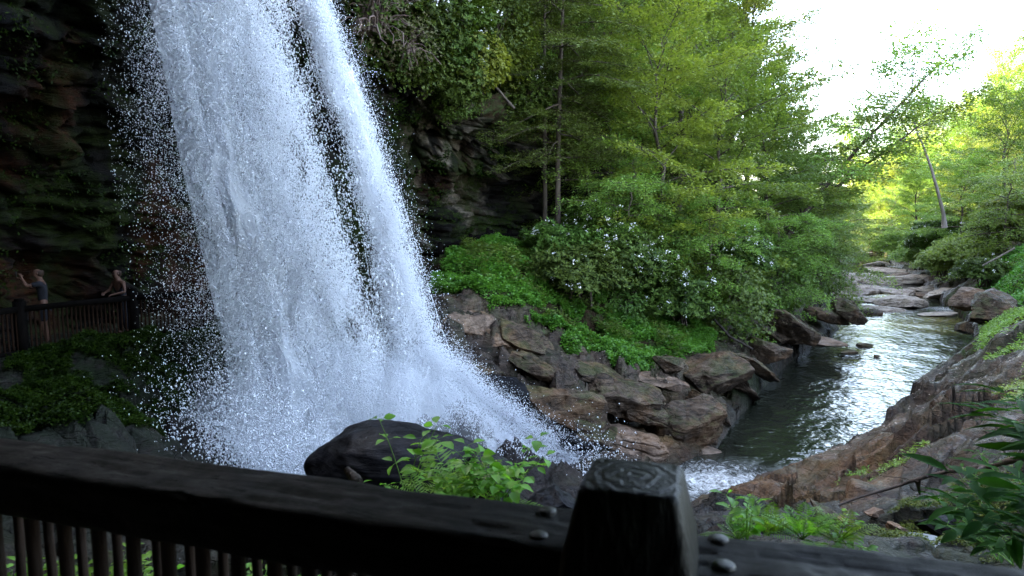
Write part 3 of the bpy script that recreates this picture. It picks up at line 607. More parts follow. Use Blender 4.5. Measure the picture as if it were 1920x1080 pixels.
# fine mist at the foot of the falls
m, nt, b, out = newmat('fine_mist'); N = NB(nt); nt.nodes.remove(b)
vp = N.n('ShaderNodeVolumeScatter'); vp.inputs['Color'].default_value = (.93, .95, 1, 1); vp.inputs['Density'].default_value = .22; vp.inputs['Anisotropy'].default_value = .3
N.l(vp.outputs[0], out.inputs['Volume'])
def blob(name, c, r, mat, seed=0, amp=.25, sub=4, parent=None):
    import bmesh
    bm = bmesh.new(); bmesh.ops.create_icosphere(bm, subdivisions=sub, radius=1); V = np.array([v.co[:] for v in bm.verts]); F = np.array([[v.index for v in f.verts] for f in bm.faces]); bm.free()
    V = V * (1 + amp * fbm(V * 1.6 + seed, 3, seed))[:, None] * np.array(r)
    o = mesh_np(name, V, F, mat, parent, smooth=True); o.location = c; return o
veil(MAIN_L, MAIN_R, YM, .6, -300, 840, 'fine_mist', m, 'fine white mist carried down inside the broad left curtain')
veil(RS_L, RS_R, YR, .45, -300, 780, 'fine_mist', m, 'fine white mist carried down inside the slim right stream')
MIST = [blob('spray_mist', (-4.1, 14.4, -3.1), (2.9, 1.6, 1.7), m, 3), blob('spray_mist', (-1.9, 15.7, -3.5), (1.7, 1.0, .9), m, 8)]
for o, l in zip(MIST, ('pale mist hanging over the foot of the main curtain', 'pale mist over the cascade running right of the black boulder')): tag(o, l, kind='stuff')

# ------------------------------------------------------------------ boulders
import bmesh
_bm = bmesh.new(); bmesh.ops.create_icosphere(_bm, subdivisions=6, radius=1); IV = np.array([v.co[:] for v in _bm.verts]); IF = np.array([[v.index for v in f.verts] for f in _bm.faces]); _bm.free()
def boulder(name, c, dims, rot, mat, seed, label, group=None, cuts=16, rough=.06, strat=.03, round_=.0, cat='boulder', box=.62):
    r = np.random.default_rng(seed); V = IV.copy(); V = V * (1 - box) + box * .82 * V / np.abs(V).max(1)[:, None]; cuts = int(cuts * (1 - .4 * box))
    dims = (dims[0] * (1 + .35 * box), dims[1] * (1 + .2 * box), dims[2] * (1 - .15 * box))
    for k in range(cuts):
        n = r.normal(size=3); n /= np.linalg.norm(n); o = r.uniform(.45, .92) + round_
        d = V @ n - o; V -= np.where(d > 0, d * (1 if round_ < .1 else .85), 0)[:, None] * n
    V = V * np.array(dims); Nn = V / (np.linalg.norm(V, axis=1)[:, None]); Mm = np.array(Matrix.Rotation(rot[2], 3, 'Z') @ Matrix.Rotation(rot[1], 3, 'Y') @ Matrix.Rotation(rot[0], 3, 'X'))
    sz = float(np.mean(dims)); q = V / sz
    lay = q[:, 2] * 5 + .6 * fbm(q * 1.5, 3, seed); fr = lay - np.floor(lay)
    V = V + Nn * (sz * (rough * 2 * fbm(q * 1.7, 5, seed + 1) + rough * .5 * fbm(q * 6, 4, seed + 2) + strat * (sstep(0, .2, fr) * (1 - sstep(.8, 1, fr)) * _h(np.floor(lay).astype(np.int64), np.zeros(len(V), np.int64), np.zeros(len(V), np.int64), seed))))[:, None]
    o = mesh_np(name, V @ Mm.T, IF, mat, smooth=True); o.location = c; tag(o, label, cat, group); return o
def bpx(px, py, Y, w, h, d, rot, mat, seed, label, group=None, sink=.3, **k):
    """boulder whose visible centre is at the pixel; w,h,d half-sizes in metres"""
    c = P(px, py, Y); return boulder('boulder' if 'name' not in k else k.pop('name'), tuple(c), (w, d, h), rot, mat, seed, label, group, **k)
B = M['boulder_grey']; T = M['boulder_tan']; K = M['boulder_wet']; RSn = M['river_stone']
bpx(782, 893, 7.4, 1.24, .62, .9, (0, .07, .1), K, 12, 'big smooth black wet boulder below the falls with plants in front', round_=.15, rough=.03, strat=.01, box=0)
bpx(912, 900, 7.0, .27, .34, .4, (0, .25, .3), K, 14, 'small angular black rock at the right end of the big black boulder', round_=.05, rough=.04, box=.3)
bpx(1045, 968, 7.3, .44, .30, .4, (.1, -.2, .2), K, 17, 'rough wet dark rock just left of the fence post top', rough=.06, box=.1)
bpx(868, 612, 20.8, .95, .55, .9, (.1, .1, .4), T, 21, 'rounded tan boulder at the upper left of the bank beside the falls', round_=.06, rough=.04)
bpx(985, 640, 21, .85, .5, .9, (.2, .35, .5), B, 22, 'brown slab tilting down from the ground cover edge', rough=.05)
bpx(1065, 770, 19.0, 1.5, .75, 1.1, (.25, .32, .3), B, 23, 'large grey brown slab boulder in the middle of the left bank', rough=.05, strat=.05)
bpx(1165, 735, 20.4, 1.15, .75, 1.0, (.1, .2, .1), B, 24, 'grey weathered boulder under the ground cover right of the large slab', rough=.06)
bpx(1290, 790, 20.6, 1.25, .85, 1.0, (.2, -.2, .6), B, 25, 'broken brown boulder above the black pool with ochre faces', rough=.06, strat=.05)
bpx(1205, 840, 19.0, 1.0, .5, .9, (.1, .1, .2), M['boulder_tan'], 26, 'reddish ledge at the water line left of the pool', rough=.06, strat=.06)
bpx(950, 745, 18.3, .9, .6, .9, (.2, .5, .4), K, 27, 'dark wet rock beside the spray at the foot of the bank', rough=.06)
bpx(1325, 700, 23.6, 1.25, .8, 1.1, (.1, -.3, .3), B, 28, 'mossy brown boulder where the left bank turns to the pool', rough=.05)
bpx(1255, 682, 23.0, .55, .35, .6, (.1, 0, .3), B, 29, 'small grey rock with pale top at the edge of the ground cover', rough=.05)
bpx(1485, 615, 31.5, .95, .85, 1.0, (.1, .2, .3), B, 30, 'tall brown rock with leaf litter on the bend of the left bank', rough=.05)
bpx(1430, 660, 28.5, .8, .8, 1.2, (.2, -.4, .3), B, 31, 'steep grey slab dropping to the pool from the left bank', rough=.05)
bpx(1530, 640, 32.5, 1.3, .35, 1.3, (0, .15, .3), T, 32, 'flat tan ledge at the waterline of the left bank', rough=.04)
bpx(1592, 585, 38.5, 1.05, .75, 1.0, (.2, .3, .5), B, 33, 'dark angular boulder standing in the river by the left bank', rough=.05)
bpx(1551, 592, 38.5, 1.3, .45, .9, (.05, .2, .2), B, 34, 'low brown rock against the left bank beside the dark river boulder', rough=.05)
bpx(1855, 578, 37, 1.75, .95, 1.2, (.2, -.25, .3), B, 35, 'large grey fissured boulder on the right bank under the grass', rough=.07, strat=.06)
bpx(1815, 562, 42, .9, .55, .9, (.1, -.5, .3), T, 36, 'orange tan rock leaning beside the fissured boulder', rough=.05)
bpx(1804, 616, 36.5, .5, .50, .5, (.1, .2, .7), B, 37, 'lone pointed brown rock standing in the river on the right', rough=.05)
for j, (px, py, Y, w, h, d, rot, mt, lb) in enumerate([
        (905, 690, 19.6, .8, .28, .7, (.1, .35, .3), B, 'thin brown slab below the rounded tan boulder'), (935, 640, 20.6, .7, .3, .6, (.1, .45, .4), T, 'tan slab wedged right of the rounded tan boulder'), (1010, 690, 20.0, .9, .3, .7, (.15, .3, .2), B, 'dark ledge between the tilted slab and the large slab'),
        (1000, 745, 19.0, .6, .32, .5, (.2, .5, .3), T, 'orange brown broken block left of the large slab'), (1110, 700, 21.2, 1.0, .26, .8, (.2, .25, .2), B, 'flat ledge above the large slab boulder'), (1215, 770, 20.2, .9, .35, .7, (.2, .35, .3), B, 'leaning dark block between the two biggest bank boulders'),
        (1130, 820, 18.8, .9, .3, .6, (.2, .3, .2), B, 'low dark ledge at the water line under the large slab'), (1290, 845, 19.6, .9, .3, .5, (.1, .1, .1), T, 'reddish cracked ledge at the left edge of the pool'), (1340, 770, 22.2, .9, .4, .7, (.2, .55, .5), B, 'steep block at the pool edge below the mossy boulder'),
        (1380, 720, 24.6, 1.1, .38, .8, (.2, .6, .5), B, 'long mossy slab sliding into the pool'), (1410, 690, 26.4, .9, .35, .8, (.1, .6, .5), B, 'smooth slab at the pool edge beyond the mossy one'), (1240, 715, 22.4, .8, .3, .6, (.2, .1, .4), T, 'pale topped ledge under the right end of the ground cover'),
        (1065, 830, 18.0, .6, .3, .5, (.2, .5, .2), K, 'wet black ledge behind the end of the cascade'), (1450, 630, 31.5, 1.0, .3, .8, (.1, .3, .4), B, 'brown slab left of the tall rock on the bend')]):
    bpx(px, py, Y, w, h, d, rot, mt, 500 + j, lb, rough=.05, strat=.07)
# river stones: (px, py, half width m, half height, half depth, mat, label)
rs = [(1624, 650, .42, .13, .35, B, 'small flat dark stone in the river nearest the camera'), (1645, 670, .16, .06, .15, B, 'tiny stone just breaking the surface beside the flat stone'), (1592, 663, .45, .13, .3, B, 'low dark stone off the tip of the flat tan ledge'),
      (1695, 572, 2.0, .55, 1.2, RSn, 'long pale slab in mid river nearer than the other slabs'), (1655, 582, 1.4, .22, .8, RSn, 'flat pale shelf joined to the left of the mid river slab'),
      (1690, 530, 2.9, .75, 1.6, RSn, 'biggest pale slab lying across the river'), (1620, 523, 2.3, .6, 1.5, RSn, 'pale ledge left of the biggest slab'), (1612, 548, 1.6, .65, 1.1, RSn, 'humped tan rock on the left of the shallow pool'),
      (1590, 537, 1.0, .5, .9, RSn, 'tan rock under the trees on the left of the slabs'), (1655, 508, 2.6, .4, 1.6, RSn, 'low pale ledge behind the biggest slab'), (1645, 500, 1.2, .6, 1, RSn, 'small round tan rock on top of the far ledge'),
      (1700, 552, .8, .35, .6, RSn, 'small round stone below the biggest slab'), (1670, 549, .75, .3, .6, RSn, 'small stone in the shallow golden pool'), (1743, 556, .9, .3, .7, M['boulder_tan'], 'mossy yellowish stone at the right end of the slabs'),
      (1725, 548, .7, .3, .6, RSn, 'pointed stone between the slab and the mossy stone'), (1648, 501, 1.1, .55, .9, B, 'rounded dark rock in the far rapids'), (1703, 520, 1.6, .6, 1.1, T, 'reddish rocks at the right edge of the far rapids'),
      (1775, 545, 1.6, .55, 1.2, RSn, 'sloping pale rock on the right shore past the slabs'), (1790, 560, 1.5, .7, 1.3, RSn, 'ribbed pale rock on the right shore beneath the shrubs'), (1628, 484, 2.4, .8, 1.6, RSn, 'farthest grey ledge where the river disappears'),
      (1640, 478, 1.6, 1.2, 1.2, B, 'dark rock at the far end of the river'), (1560, 530, 1.3, .7, 1, RSn, 'tan bank rock at the foot of the left trees'), (1755, 590, 1.1, .12, .6, RSn, 'thin flat stone at the right end of the mid river slab'),
      (1625, 565, .9, .3, .7, RSn, 'low stone between the humped rock and the mid river shelf'), (1575, 560, 1.2, .6, 1.0, RSn, 'brown rock beside the small white rapid'), (1632, 590, .8, .35, .5, B, 'dark mossy stone behind the angular river boulder')]
for j, (px, py, w, h, d, mt, lb) in enumerate(rs):
    fs, fh = (1.45, 1.25) if (mt is RSn and py < 600) else (1, 1); q = PZ(px, py); boulder('river_rock', (q[0], q[1] + d * .3, ZR + .05), (w * fs, d * fs, h * fh), (0, .04 * ((j % 5) - 2), .2 + .3 * (j % 4) - .4), mt, 300 + j, lb, 'rocks standing in the river', rough=.05, strat=.05, cat='rock')
# near stones on the wet ledges
for j, (px, py, Y, w, h, d, rot, mt, lb) in enumerate([(1543, 962, 9.0, .22, .12, .2, (0, .55, .2), B, 'wedge shaped brown stone on the wet ledge above the right rail'), (1682, 995, 8.3, .10, .10, .12, (.2, .4, .5), T, 'orange rounded stone by the puddles'),
        (1641, 963, 9.0, .13, .08, .12, (0, .1, .2), M['boulder_tan'], 'mossy lump with a yellow top beside the little stream'), (1585, 975, 8.6, .09, .04, .08, (0, .2, .4), T, 'small tan stone chip near the wedge shaped stone'), (1790, 1000, 8.2, .42, .16, .3, (.1, .3, -.5), K, 'dark slab beside the lowest puddle on the right')]):
    bpx(px, py, Y, w, h, d, rot, mt, 400 + j, lb, name='stone', cat='stone', rough=.05)

# puddles
m, nt, b, out = newmat('puddle_water'); b.inputs['Base Color'].default_value = (.01, .011, .012, 1); b.inputs['Roughness'].default_value = .08; b.inputs['Specular IOR Level'].default_value = .10
pud = [((1745, 1022), 75, 22, 7.7, 'shallow puddle reflecting the sky at the lowest right ledge')]
for (c, w, h, Yd, lb) in pud:
    q = P(*c, Yd); n = 40; th = np.linspace(0, 2 * np.pi, n, endpoint=False); rad = 1 + .28 * fbm(xyz(np.cos(th) * 1.3 + c[0], np.sin(th) * 1.3), 3, 9)
    zz = tz(q[0], q[1]); sx = w / 1280 * Yd; sy = h / 1280 * Yd * 2.2
    zr = max(tz(q[0] + a * sx * .6, q[1] + b_ * sy * .6) for a in (-1, 0, 1) for b_ in (-1, 0, 1)) * .5 + zz * .5
    V = np.stack([q[0] + np.cos(th) * rad * sx, q[1] + np.sin(th) * rad * sy, np.full(n, zz * .5 + zr * .5 + .012)], 1)
    tag(mesh_np('puddle', V, np.arange(n)[None], m), lb, kind='structure')
# ------------------------------------------------------------------ trees
def unit(v): return v / (np.linalg.norm(v, axis=-1)[..., None] + 1e-9)
def make_tree(name, seed, Ht, r0, lo, spread, nl, nleaf, leaf, el=(8, 58), droop=.18, lean=(0, 0), flat=.10, ntw=9, wander=.35, shape=.45, bark='bark', lm='beech', twl=.42, topfac=.80, nup=.5, limb_r=.32):
    r = np.random.default_rng(seed); W_ = Geo(); Lf = Geo()
    n = 16; t = np.linspace(0, 1, n); wx = np.cumsum(r.normal(0, wander / 4, n)) * t; wy = np.cumsum(r.normal(0, wander / 4, n)) * t
    T_ = np.stack([lean[0] * t ** 1.2 + wx, lean[1] * t ** 1.2 + wy, t * Ht], 1); T_[0, 2] -= .5
    rad = r0 * (1 - t) ** .8 + .012; rad[0] *= 1.5; W_.tube(T_, rad, 9)
    CL, DL, NL = [], [], []; tws = []
    for i in range(nl):
        u = lo + (1 - lo) * ((i + .5) / nl) ** .92; tc = (u - lo) / (1 - lo)
        s0 = np.array([np.interp(u, t, T_[:, j]) for j in range(3)])
        Lb = spread * (math.sin(math.pi * (tc * .80 * topfac + .16)) ** shape) * r.uniform(.5, 1.3)
        az = i * 2.4 + r.uniform(-.5, .5); e = R(el[0] + (el[1] - el[0]) * tc ** 1.6 + r.uniform(-8, 8))
        mm = 8; q = np.linspace(0, 1, mm); azs = az + np.cumsum(r.normal(0, .09, mm)); es = e - droop * q * 1.6 + np.cumsum(r.normal(0, .06, mm))
        st_ = np.stack([np.cos(azs) * np.cos(es), np.sin(azs) * np.cos(es), np.sin(es)], 1) * Lb / (mm - 1)
        pts = s0 + np.concatenate([np.zeros((1, 3)), np.cumsum(st_[1:], 0)]); r1 = float(np.interp(u, t, rad)) * limb_r + .012
        W_.tube(pts, r1 * (1 - q * .85) + .004, 5, caps=False)
        for kx in range(ntw + 1):
            f = .22 + .78 * (kx + r.random() * .6) / ntw if kx < ntw else 1.; f = min(f, 1.)
            b0 = np.array([np.interp(f, q, pts[:, j]) for j in range(3)]); a2 = az + (1 if kx % 2 else -1) * R(r.uniform(30, 70)) * (kx < ntw)
            l2 = (Lb * twl * (1.15 - f) + .35 + .05 * spread) * r.uniform(.7, 1.25); e2 = R(r.uniform(-8, 22)) - droop * .6 + (e * .35 if e > R(35) else 0)
            d2 = np.array([math.cos(a2) * math.cos(e2), math.sin(a2) * math.cos(e2), math.sin(e2)]); qq = np.linspace(0, 1, 4)[:, None]
            p2_ = b0 + d2 * l2 * qq + np.array([0, 0, -1]) * droop * .5 * l2 * qq ** 2
            W_.tube(p2_, np.array([.014, .010, .007, .003]) * (.6 + r0 * 2), 3, caps=False); tws.append((b0, d2, l2, p2_))
    tl = np.array([w[2] for w in tws]) ** 1.5; cnt = (tl / tl.sum() * nleaf).astype(int)
    for (b0, d2, l2, p2_), c in zip(tws, cnt):
        if c < 1: continue
        u = np.abs(r.random(c)) ** .8 * 1.08; side = np.cross(d2, [0, 0, 1.]); side /= np.linalg.norm(side) + 1e-9
        lat = r.normal(0, 1, c) * .28 * l2 * (1.1 - u) ** .6
        ctr = b0 + d2 * (u * l2)[:, None] + side * lat[:, None]; ctr[:, 2] += -droop * .5 * l2 * u ** 2 + r.normal(0, flat, c) - np.abs(lat) * .18
        CL.append(ctr); DL.append(unit(d2 + side * np.sign(lat)[:, None] * .8 + r.normal(0, .45, (c, 3)))); NL.append(unit(np.array([0, 0, 1.]) + r.normal(0, nup, (c, 3))))
    CL, DL, NL = map(np.concatenate, (CL, DL, NL)); sz = r.uniform(.65, 1.25, len(CL))
    Lf.leaves(CL, DL, NL, leaf[0] * sz, leaf[1] * sz)
    e0 = empty(name); W_.build('trunk', M[bark], e0, smooth=True); Lf.build('crown', M[lm], e0)
    return e0
PR = {}
def proto(key, *a, **k): PR[key] = [make_tree(*a, **k), False]
proto('beech', 'beech_tree', 1, 12.5, .20, .10, 5.0, 34, 48000, (.155, .09), el=(12, 72), droop=.14, flat=.11, nup=.55, wander=.7)
proto('beech2', 'beech_tree', 2, 11.5, .17, .05, 4.6, 32, 46000, (.145, .085), el=(0, 66), droop=.25, flat=.10, nup=.5, wander=.8)
proto('pale', 'maple_tree', 3, 12, .16, .10, 4.6, 34, 47000, (.15, .085), lm='pale', el=(8, 68), droop=.2, flat=.10, nup=.5, wander=.7)
proto('tall', 'broadleaf_tree', 4, 18, .26, .22, 5.6, 38, 64000, (.15, .095), lm='beech', el=(15, 72), droop=.12, flat=.28, nup=.8, wander=.8)
proto('dark', 'broadleaf_tree', 5, 14.5, .22, .10, 5.0, 36, 48000, (.16, .10), lm='dark', el=(10, 68), droop=.16, flat=.13, nup=.6, wander=.8)
proto('hem', 'hemlock_tree', 6, 17, .125, .20, 3.9, 46, 62000, (.14, .05), lm='hemlock', el=(-6, 25), droop=.22, flat=.05, shape=.5, wander=.2, bark='bark', ntw=9, twl=.42)
proto('leanr', 'leaning_tree', 7, 12, .16, .35, 3.8, 22, 13000, (.17, .095), lm='beech', lean=(9, -1), el=(10, 45), limb_r=.4, flat=.25, nup=.9)
proto('small', 'understory_tree', 8, 6, .08, .10, 3.0, 22, 26000, (.10, .06), lm='beech', el=(-8, 35), droop=.35)
proto('leanp', 'leaning_pine', 9, 15, .20, .68, 3.2, 22, 6500, (.16, .07), lean=(-5.6, 0), el=(0, 40), bark='bark_pale', lm='beech', flat=.3, nup=.9)
proto('sparse', 'broadleaf_tree', 10, 17, .18, .35, 4.6, 26, 17000, (.15, .085), lm='pale', el=(15, 60))
def place(key, px, Y, s, rz, label, group=None, z=None, sz=None, x=None):
    pr = PR[key]; x = (px - 960) / 1280 * Y if x is None else x
    if not pr[1]: o = pr[0]; pr[1] = True
    else: o = copy_tree(pr[0])
    z = topz(x, Y) if z is None else z
    o.location = (x, Y, z - .1); o.rotation_euler = (0, 0, rz); o.scale = (s, s, sz or s)
    tag(o, label, PRC.get(key, 'tree'), group); return o
PRC = {}
GL, GR, GT = 'trees on the left bank', 'trees on the right bank and far slope', 'trees on the hill above the cliff'
# left bank, near to far
place('hem', 1045, 30.3, .98, 0, 'slender hemlock with bare lower trunk standing beside the cliff above the dark shrubs', GL, z=.6)
place('hem', 1022, 31.0, .85, 2, 'thinner hemlock trunk close behind the slender one beside the cliff', GL, z=.6)
place('small', 1110, 33.5, 1.2, 5.5, 'leafy low tree closing the gap between the slender hemlock and the bright tree', GL)
place('beech2', 1085, 40, .85, 4.2, 'bushy green tree directly behind the slender hemlock', GL)
place('small', 985, 36, 1.2, 2.5, 'small tree over the dark cliff corner left of the hemlock', GL)
place('small', 1180, 29.5, .95, 1, 'low layered tree over the white flowering shrubs on the left bank', GL)
place('pale', 1235, 32, .98, 2.2, 'bright layered tree in the middle of the left bank, palest of its neighbours', GL)
place('small', 1330, 29.8, .85, 4, 'small tree hanging its sprays over the left bank above the mossy rock', GL)
place('beech2', 1345, 35, 1.0, .4, 'spreading tree right of the palest tree with drooping sprays', GL)
place('small', 1450, 36, .95, 2.7, 'low bushy tree at the water bend on the left bank', GL)
place('beech', 1140, 38, 1.05, 3.1, 'full green tree rising behind the slender hemlock', GL)
place('dark', 1440, 42, .7, 5, 'dark leafy tree at the bend, behind the low bushy one', GL)
place('beech2', 1500, 46, .74, 1.4, 'rounded green tree nearest the river slabs on the left bank', GL)
place('small', 1540, 49, 1.3, 3.6, 'low overhanging tree touching the tan slabs on the left bank', GL)
place('leanr', 1440, 44, 1.12, .08, 'tree leaning out over the river with two long sparse limbs against the sky', GL)
place('leanr', 1425, 46, 1.15, -.22, 'second leaning tree with thinly leaved limb below the first against the sky', GL, sz=.8)
place('beech', 1425, 55, .95, 2.2, 'green tree on the skyline just left of the open sky, below the pale one', GL)
place('beech', 1472, 52, .82, 4.2, 'round crowned tree stepping down the skyline toward the river', GL)
place('dark', 1512, 60, .62, 3.2, 'dark crowned tree on the lower skyline behind the leaning limbs', GL)
place('beech2', 1550, 68, .62, 1.2, 'lowest tree of the left skyline beside the leaning limbs', GL)
place('beech', 1270, 44, 1.15, .9, 'tall green tree behind the bright layered tree', GL)
place('tall', 1360, 52, 1.0, 1.9, 'tall loose crowned tree whose top edge meets the sky', GL)
place('sparse', 1395, 50, 1.0, 3.4, 'thin topped tree with sky showing through its crown', GL)
place('pale', 1180, 44, 1.2, 4.4, 'yellow green tree high on the slope behind the hemlock', GL)
place('beech', 1100, 46, 1.2, 2.0, 'dense tree high on the slope left of the yellow green one', GL)
place('dark', 1010, 42, 1.0, 1.2, 'dark tree above the cliff end with several bare stems showing', GL)
place('tall', 1230, 56, 1.0, 5.1, 'tall tree at the top of the picture behind the left bank trees', GL)
place('beech2', 1465, 58, .85, 3.0, 'green tree behind the bend descending toward the river', GL)
place('dark', 1545, 64, .48, .2, 'dark green tree furthest along the left bank beside the slabs', GL)
place('beech', 1565, 74, .55, 2.9, 'small looking tree where the left bank meets the far river', GL)
place('pale', 1345, 64, 1.3, .7, 'pale tree on the skyline left of the open sky', GL)
place('tall', 1300, 66, 1.1, 3.9, 'tall tree filling the skyline above the left bank', GL)
place('beech2', 1590, 96, .7, 5.6, 'distant low tree closing the left side of the river', GL)
# hill above the cliff
place('pale', 900, 31, .75, 1, 'bright spring green tree hanging over the cliff top', GT)
place('beech', 960, 36, .95, 2, 'green tree on the slope just right of the cliff top shrubs', GT)
place('dark', 860, 37, 1.0, 4, 'dark tree on the hill behind the flowering shrubs', GT)
place('beech2', 760, 36, 1.0, 5, 'tree at the top of the picture right of the falls', GT)
place('beech', 680, 34, .9, .6, 'tree on the hill nearest the upper right edge of the falls', GT)
place('tall', 980, 48, 1.0, 2.4, 'tall tree on the upper hill with dark stems', GT)
place('tall', 1090, 58, 1.05, 3.4, 'tall tree on the upper hill above the dense slope tree', GT)
place('dark', 800, 48, 1.1, .3, 'dark tree high behind the cliff top', GT)
place('dark', 600, 44, 1.1, 1.3, 'dark tree high behind the falls', GT)
# the right bank
place('small', 1885, 52, 1.3, .5, 'low green tree above the grassy right bank', GR)
place('beech2', 1800, 66, .85, 1.6, 'round leafy tree just right of the far river', GR)
place('dark', 1870, 68, .95, 2.6, 'darker tree behind the grassy right bank', GR)
place('leanp', 1768, 58, .74, 0, 'tree with long bare pale trunk leaning left on the right bank', GR, z=.9)
place('beech', 1720, 84, .85, 3.3, 'green tree left of the leaning bare trunk', GR)
place('pale', 1810, 84, .95, 4.3, 'bright crowned tree with dark stem right of the leaning trunk', GR)
place('tall', 1880, 90, .72, 5.3, 'tall yellow green tree on the right slope', GR)
place('beech2', 1670, 102, .9, .9, 'low tree over the far bend of the river', GR)
place('beech', 1715, 104, 1.05, 1.9, 'green tree on the far bank beyond the leaning trunk', GR)
place('pale', 1770, 110, .95, 2.9, 'sunlit tree behind the leaning trunk', GR)
place('tall', 1830, 112, .85, 3.9, 'sunlit tall tree on the right slope skyline', GR)
place('pale', 1900, 116, 1.1, 4.9, 'sunlit pale tree high at the right edge', GR)
place('sparse', 2010, 44, .85, .2, 'near tree reaching its branches in from the right edge against the sky', GR)
place('sparse', 2040, 40, 1.0, 2.2, 'near tree outside the right edge whose branch tips show at the top right', GR, z=2.5)
place('dark', 1640, 126, .9, 1.1, 'shaded tree at the end of the river', GR)
place('pale', 1690, 130, 1.2, 2.1, 'golden sunlit tree straight beyond the end of the river', GR)
place('beech', 1630, 140, 1.3, 3.1, 'pale hazy tree in the far gap left of the golden one', GR)
place('tall', 1750, 140, 1.1, 4.1, 'hazy sunlit tree in the far gap', GR)
place('pale', 1600, 150, 1.5, 5.1, 'faint sunlit tree at the far left of the gap', GR)
place('tall', 1820, 150, .95, .1, 'sunlit tree top on the far right ridge', GR)
place('beech', 1890, 160, 1.4, 1.4, 'broad sunlit tree on the far right ridge', GR)
place('pale', 1660, 170, 1.7, 2.5, 'farthest sunlit tree over the river gap', GR)
place('tall', 1720, 180, 1.4, 3.5, 'far sunlit tree on the closing slope', GR)
place('tall', 1590, 190, 1.5, 4.6, 'farthest tree on the left of the closing slope', GR)
fr_ = random.Random(4)
for j in range(34):                                # the woods on the slopes behind, not told apart
    Yd = fr_.uniform(95, 235); px = fr_.uniform(1640, 2010) + (Yd < 120) * 90
    place(['pale', 'tall', 'beech', 'sparse', 'dark'][j % 5], px, Yd, fr_.uniform(.7, 1.15), fr_.uniform(0, 6), 'sunlit tree among the mass of trees covering the far right slope', 'woods on the far right slope')
for j in range(22):
    Yd = fr_.uniform(56, 120); px = fr_.uniform(900, 1300)
    place(['beech', 'tall', 'dark', 'beech2'][j % 4], px, Yd, fr_.uniform(.9, 1.3), fr_.uniform(0, 6), 'green tree among the mass of trees covering the upper left slope', 'woods on the upper left slope')

# ------------------------------------------------------------------ shrubs
def make_shrub(seed, rx, rz_, ncl, lm='rhodo', leaf=(.16, .055), blossoms=40, per=9, hang=0, stems=9, bark='bark', up=.3):
    r = np.random.default_rng(seed); Lf = Geo(); W_ = Geo(); B_ = Geo()
    d = unit(r.normal(size=(ncl, 3))); d[:, 2] = np.abs(d[:, 2]) * (1 if not hang else r.choice([1, -1], ncl, p=[.6, .4]))
    rad = r.uniform(.35, 1, ncl) ** .5 * (1 + .3 * fbm(d * 2.2, 3, seed)); c = d * rad[:, None] * np.array([rx, rx, rz_]) + np.array([0, 0, rz_ * .25])
    az = r.uniform(0, 6.28, (ncl, per)); el_ = r.uniform(-.4, .5, (ncl, per)); ax = unit(d * .7 + np.array([0, 0, .8]) + r.normal(0, .3, d.shape))
    a_ = unit(np.cross(ax, [1, .2, 0])); b_ = np.cross(ax, a_)
    D = (a_[:, None] * np.cos(az)[..., None] + b_[:, None] * np.sin(az)[..., None]) * np.cos(el_)[..., None] + ax[:, None] * np.sin(el_ + up)[..., None]
    Cc = np.repeat(c, per, 0); D = D.reshape(-1, 3); Nn = unit(np.repeat(ax, per, 0) + r.normal(0, .25, (len(Cc), 3))); s = r.uniform(.7, 1.2, len(Cc))
    Lf.leaves(Cc, D, Nn, leaf[0] * s, leaf[1] * s)
    for k in range(stems):
        e = c[r.integers(ncl)] * .9; q = np.linspace(0, 1, 7)[:, None]; p_ = np.array([r.normal(0, .1 * rx), r.normal(0, .1 * rx), -.3]) * (1 - q) + e * q + np.array([0, 0, .25 * rz_]) * np.sin(q * 3.1) + r.normal(0, .05, (7, 3)) * rx * q
        W_.tube(p_, np.linspace(.045, .012, 7), 5, caps=False)
    if blossoms:
        idx = r.choice(ncl, blossoms, replace=False); hi = d[idx][:, 2] > -.2
        for ci, di in zip(c[idx][hi], ax[idx][hi]):
            k = 7; V = unit(r.normal(size=(k, 3))) ; cc = ci + di * .13 + V * .05
            B_.leaves(cc, unit(V + r.normal(0, .4, V.shape)), unit(r.normal(size=V.shape)), np.full(k, .065), np.full(k, .06)); B_.leaves(cc, unit(V), unit(r.normal(size=V.shape)), np.full(k, .05), np.full(k, .05))
    e0 = empty('rhododendron_shrub' if lm == 'rhodo' else 'leafy_shrub'); W_.build('stem', M[bark], e0, smooth=True); Lf.build('foliage', M[lm], e0)
    if blossoms: B_.build('blossom', M['blossom'], e0)
    return e0
SHR = {'r1': [make_shrub(31, 1.8, 1.5, 2200), 0], 'r2': [make_shrub(32, 1.5, 1.7, 1900, blossoms=110), 0], 'hang': [make_shrub(33, 1.6, 1.7, 1900, leaf=(.17, .06), blossoms=110, hang=1, stems=16, bark='twig_pink'), 0],
       'leafy': [make_shrub(34, 1.3, 1.3, 2600, lm='pale', leaf=(.11, .06), blossoms=0, per=7, hang=1), 0], 'dk': [make_shrub(35, 1.8, 1.6, 2400, lm='dark', leaf=(.10, .05), blossoms=0, per=8, hang=1), 0],
       'bush': [make_shrub(36, 2.2, 1.9, 2600, lm='beech', leaf=(.15, .07), blossoms=12, per=8), 0]}
M['brownleaf'] = leaf_mat('brown_leaf', (.05, .03, .02), (.09, .06, .04), (.10, .11, .04), trans=.2, spec=.1)
SHR['twig'] = [make_shrub(37, 1.5, 1.5, 700, lm='brownleaf', leaf=(.10, .035), blossoms=0, hang=1, stems=90, bark='twig_pink', per=6), 0]
def shrub(key, x, y, s, rz, label, group, z=None):
    pr = SHR[key]; o = pr[0] if not pr[1] else copy_tree(pr[0]); pr[1] = 1
    o.location = (x, y, topz(x, y) if z is None else z); o.scale = (s,) * 3; o.rotation_euler = (0, 0, rz); tag(o, label, 'shrub', group)
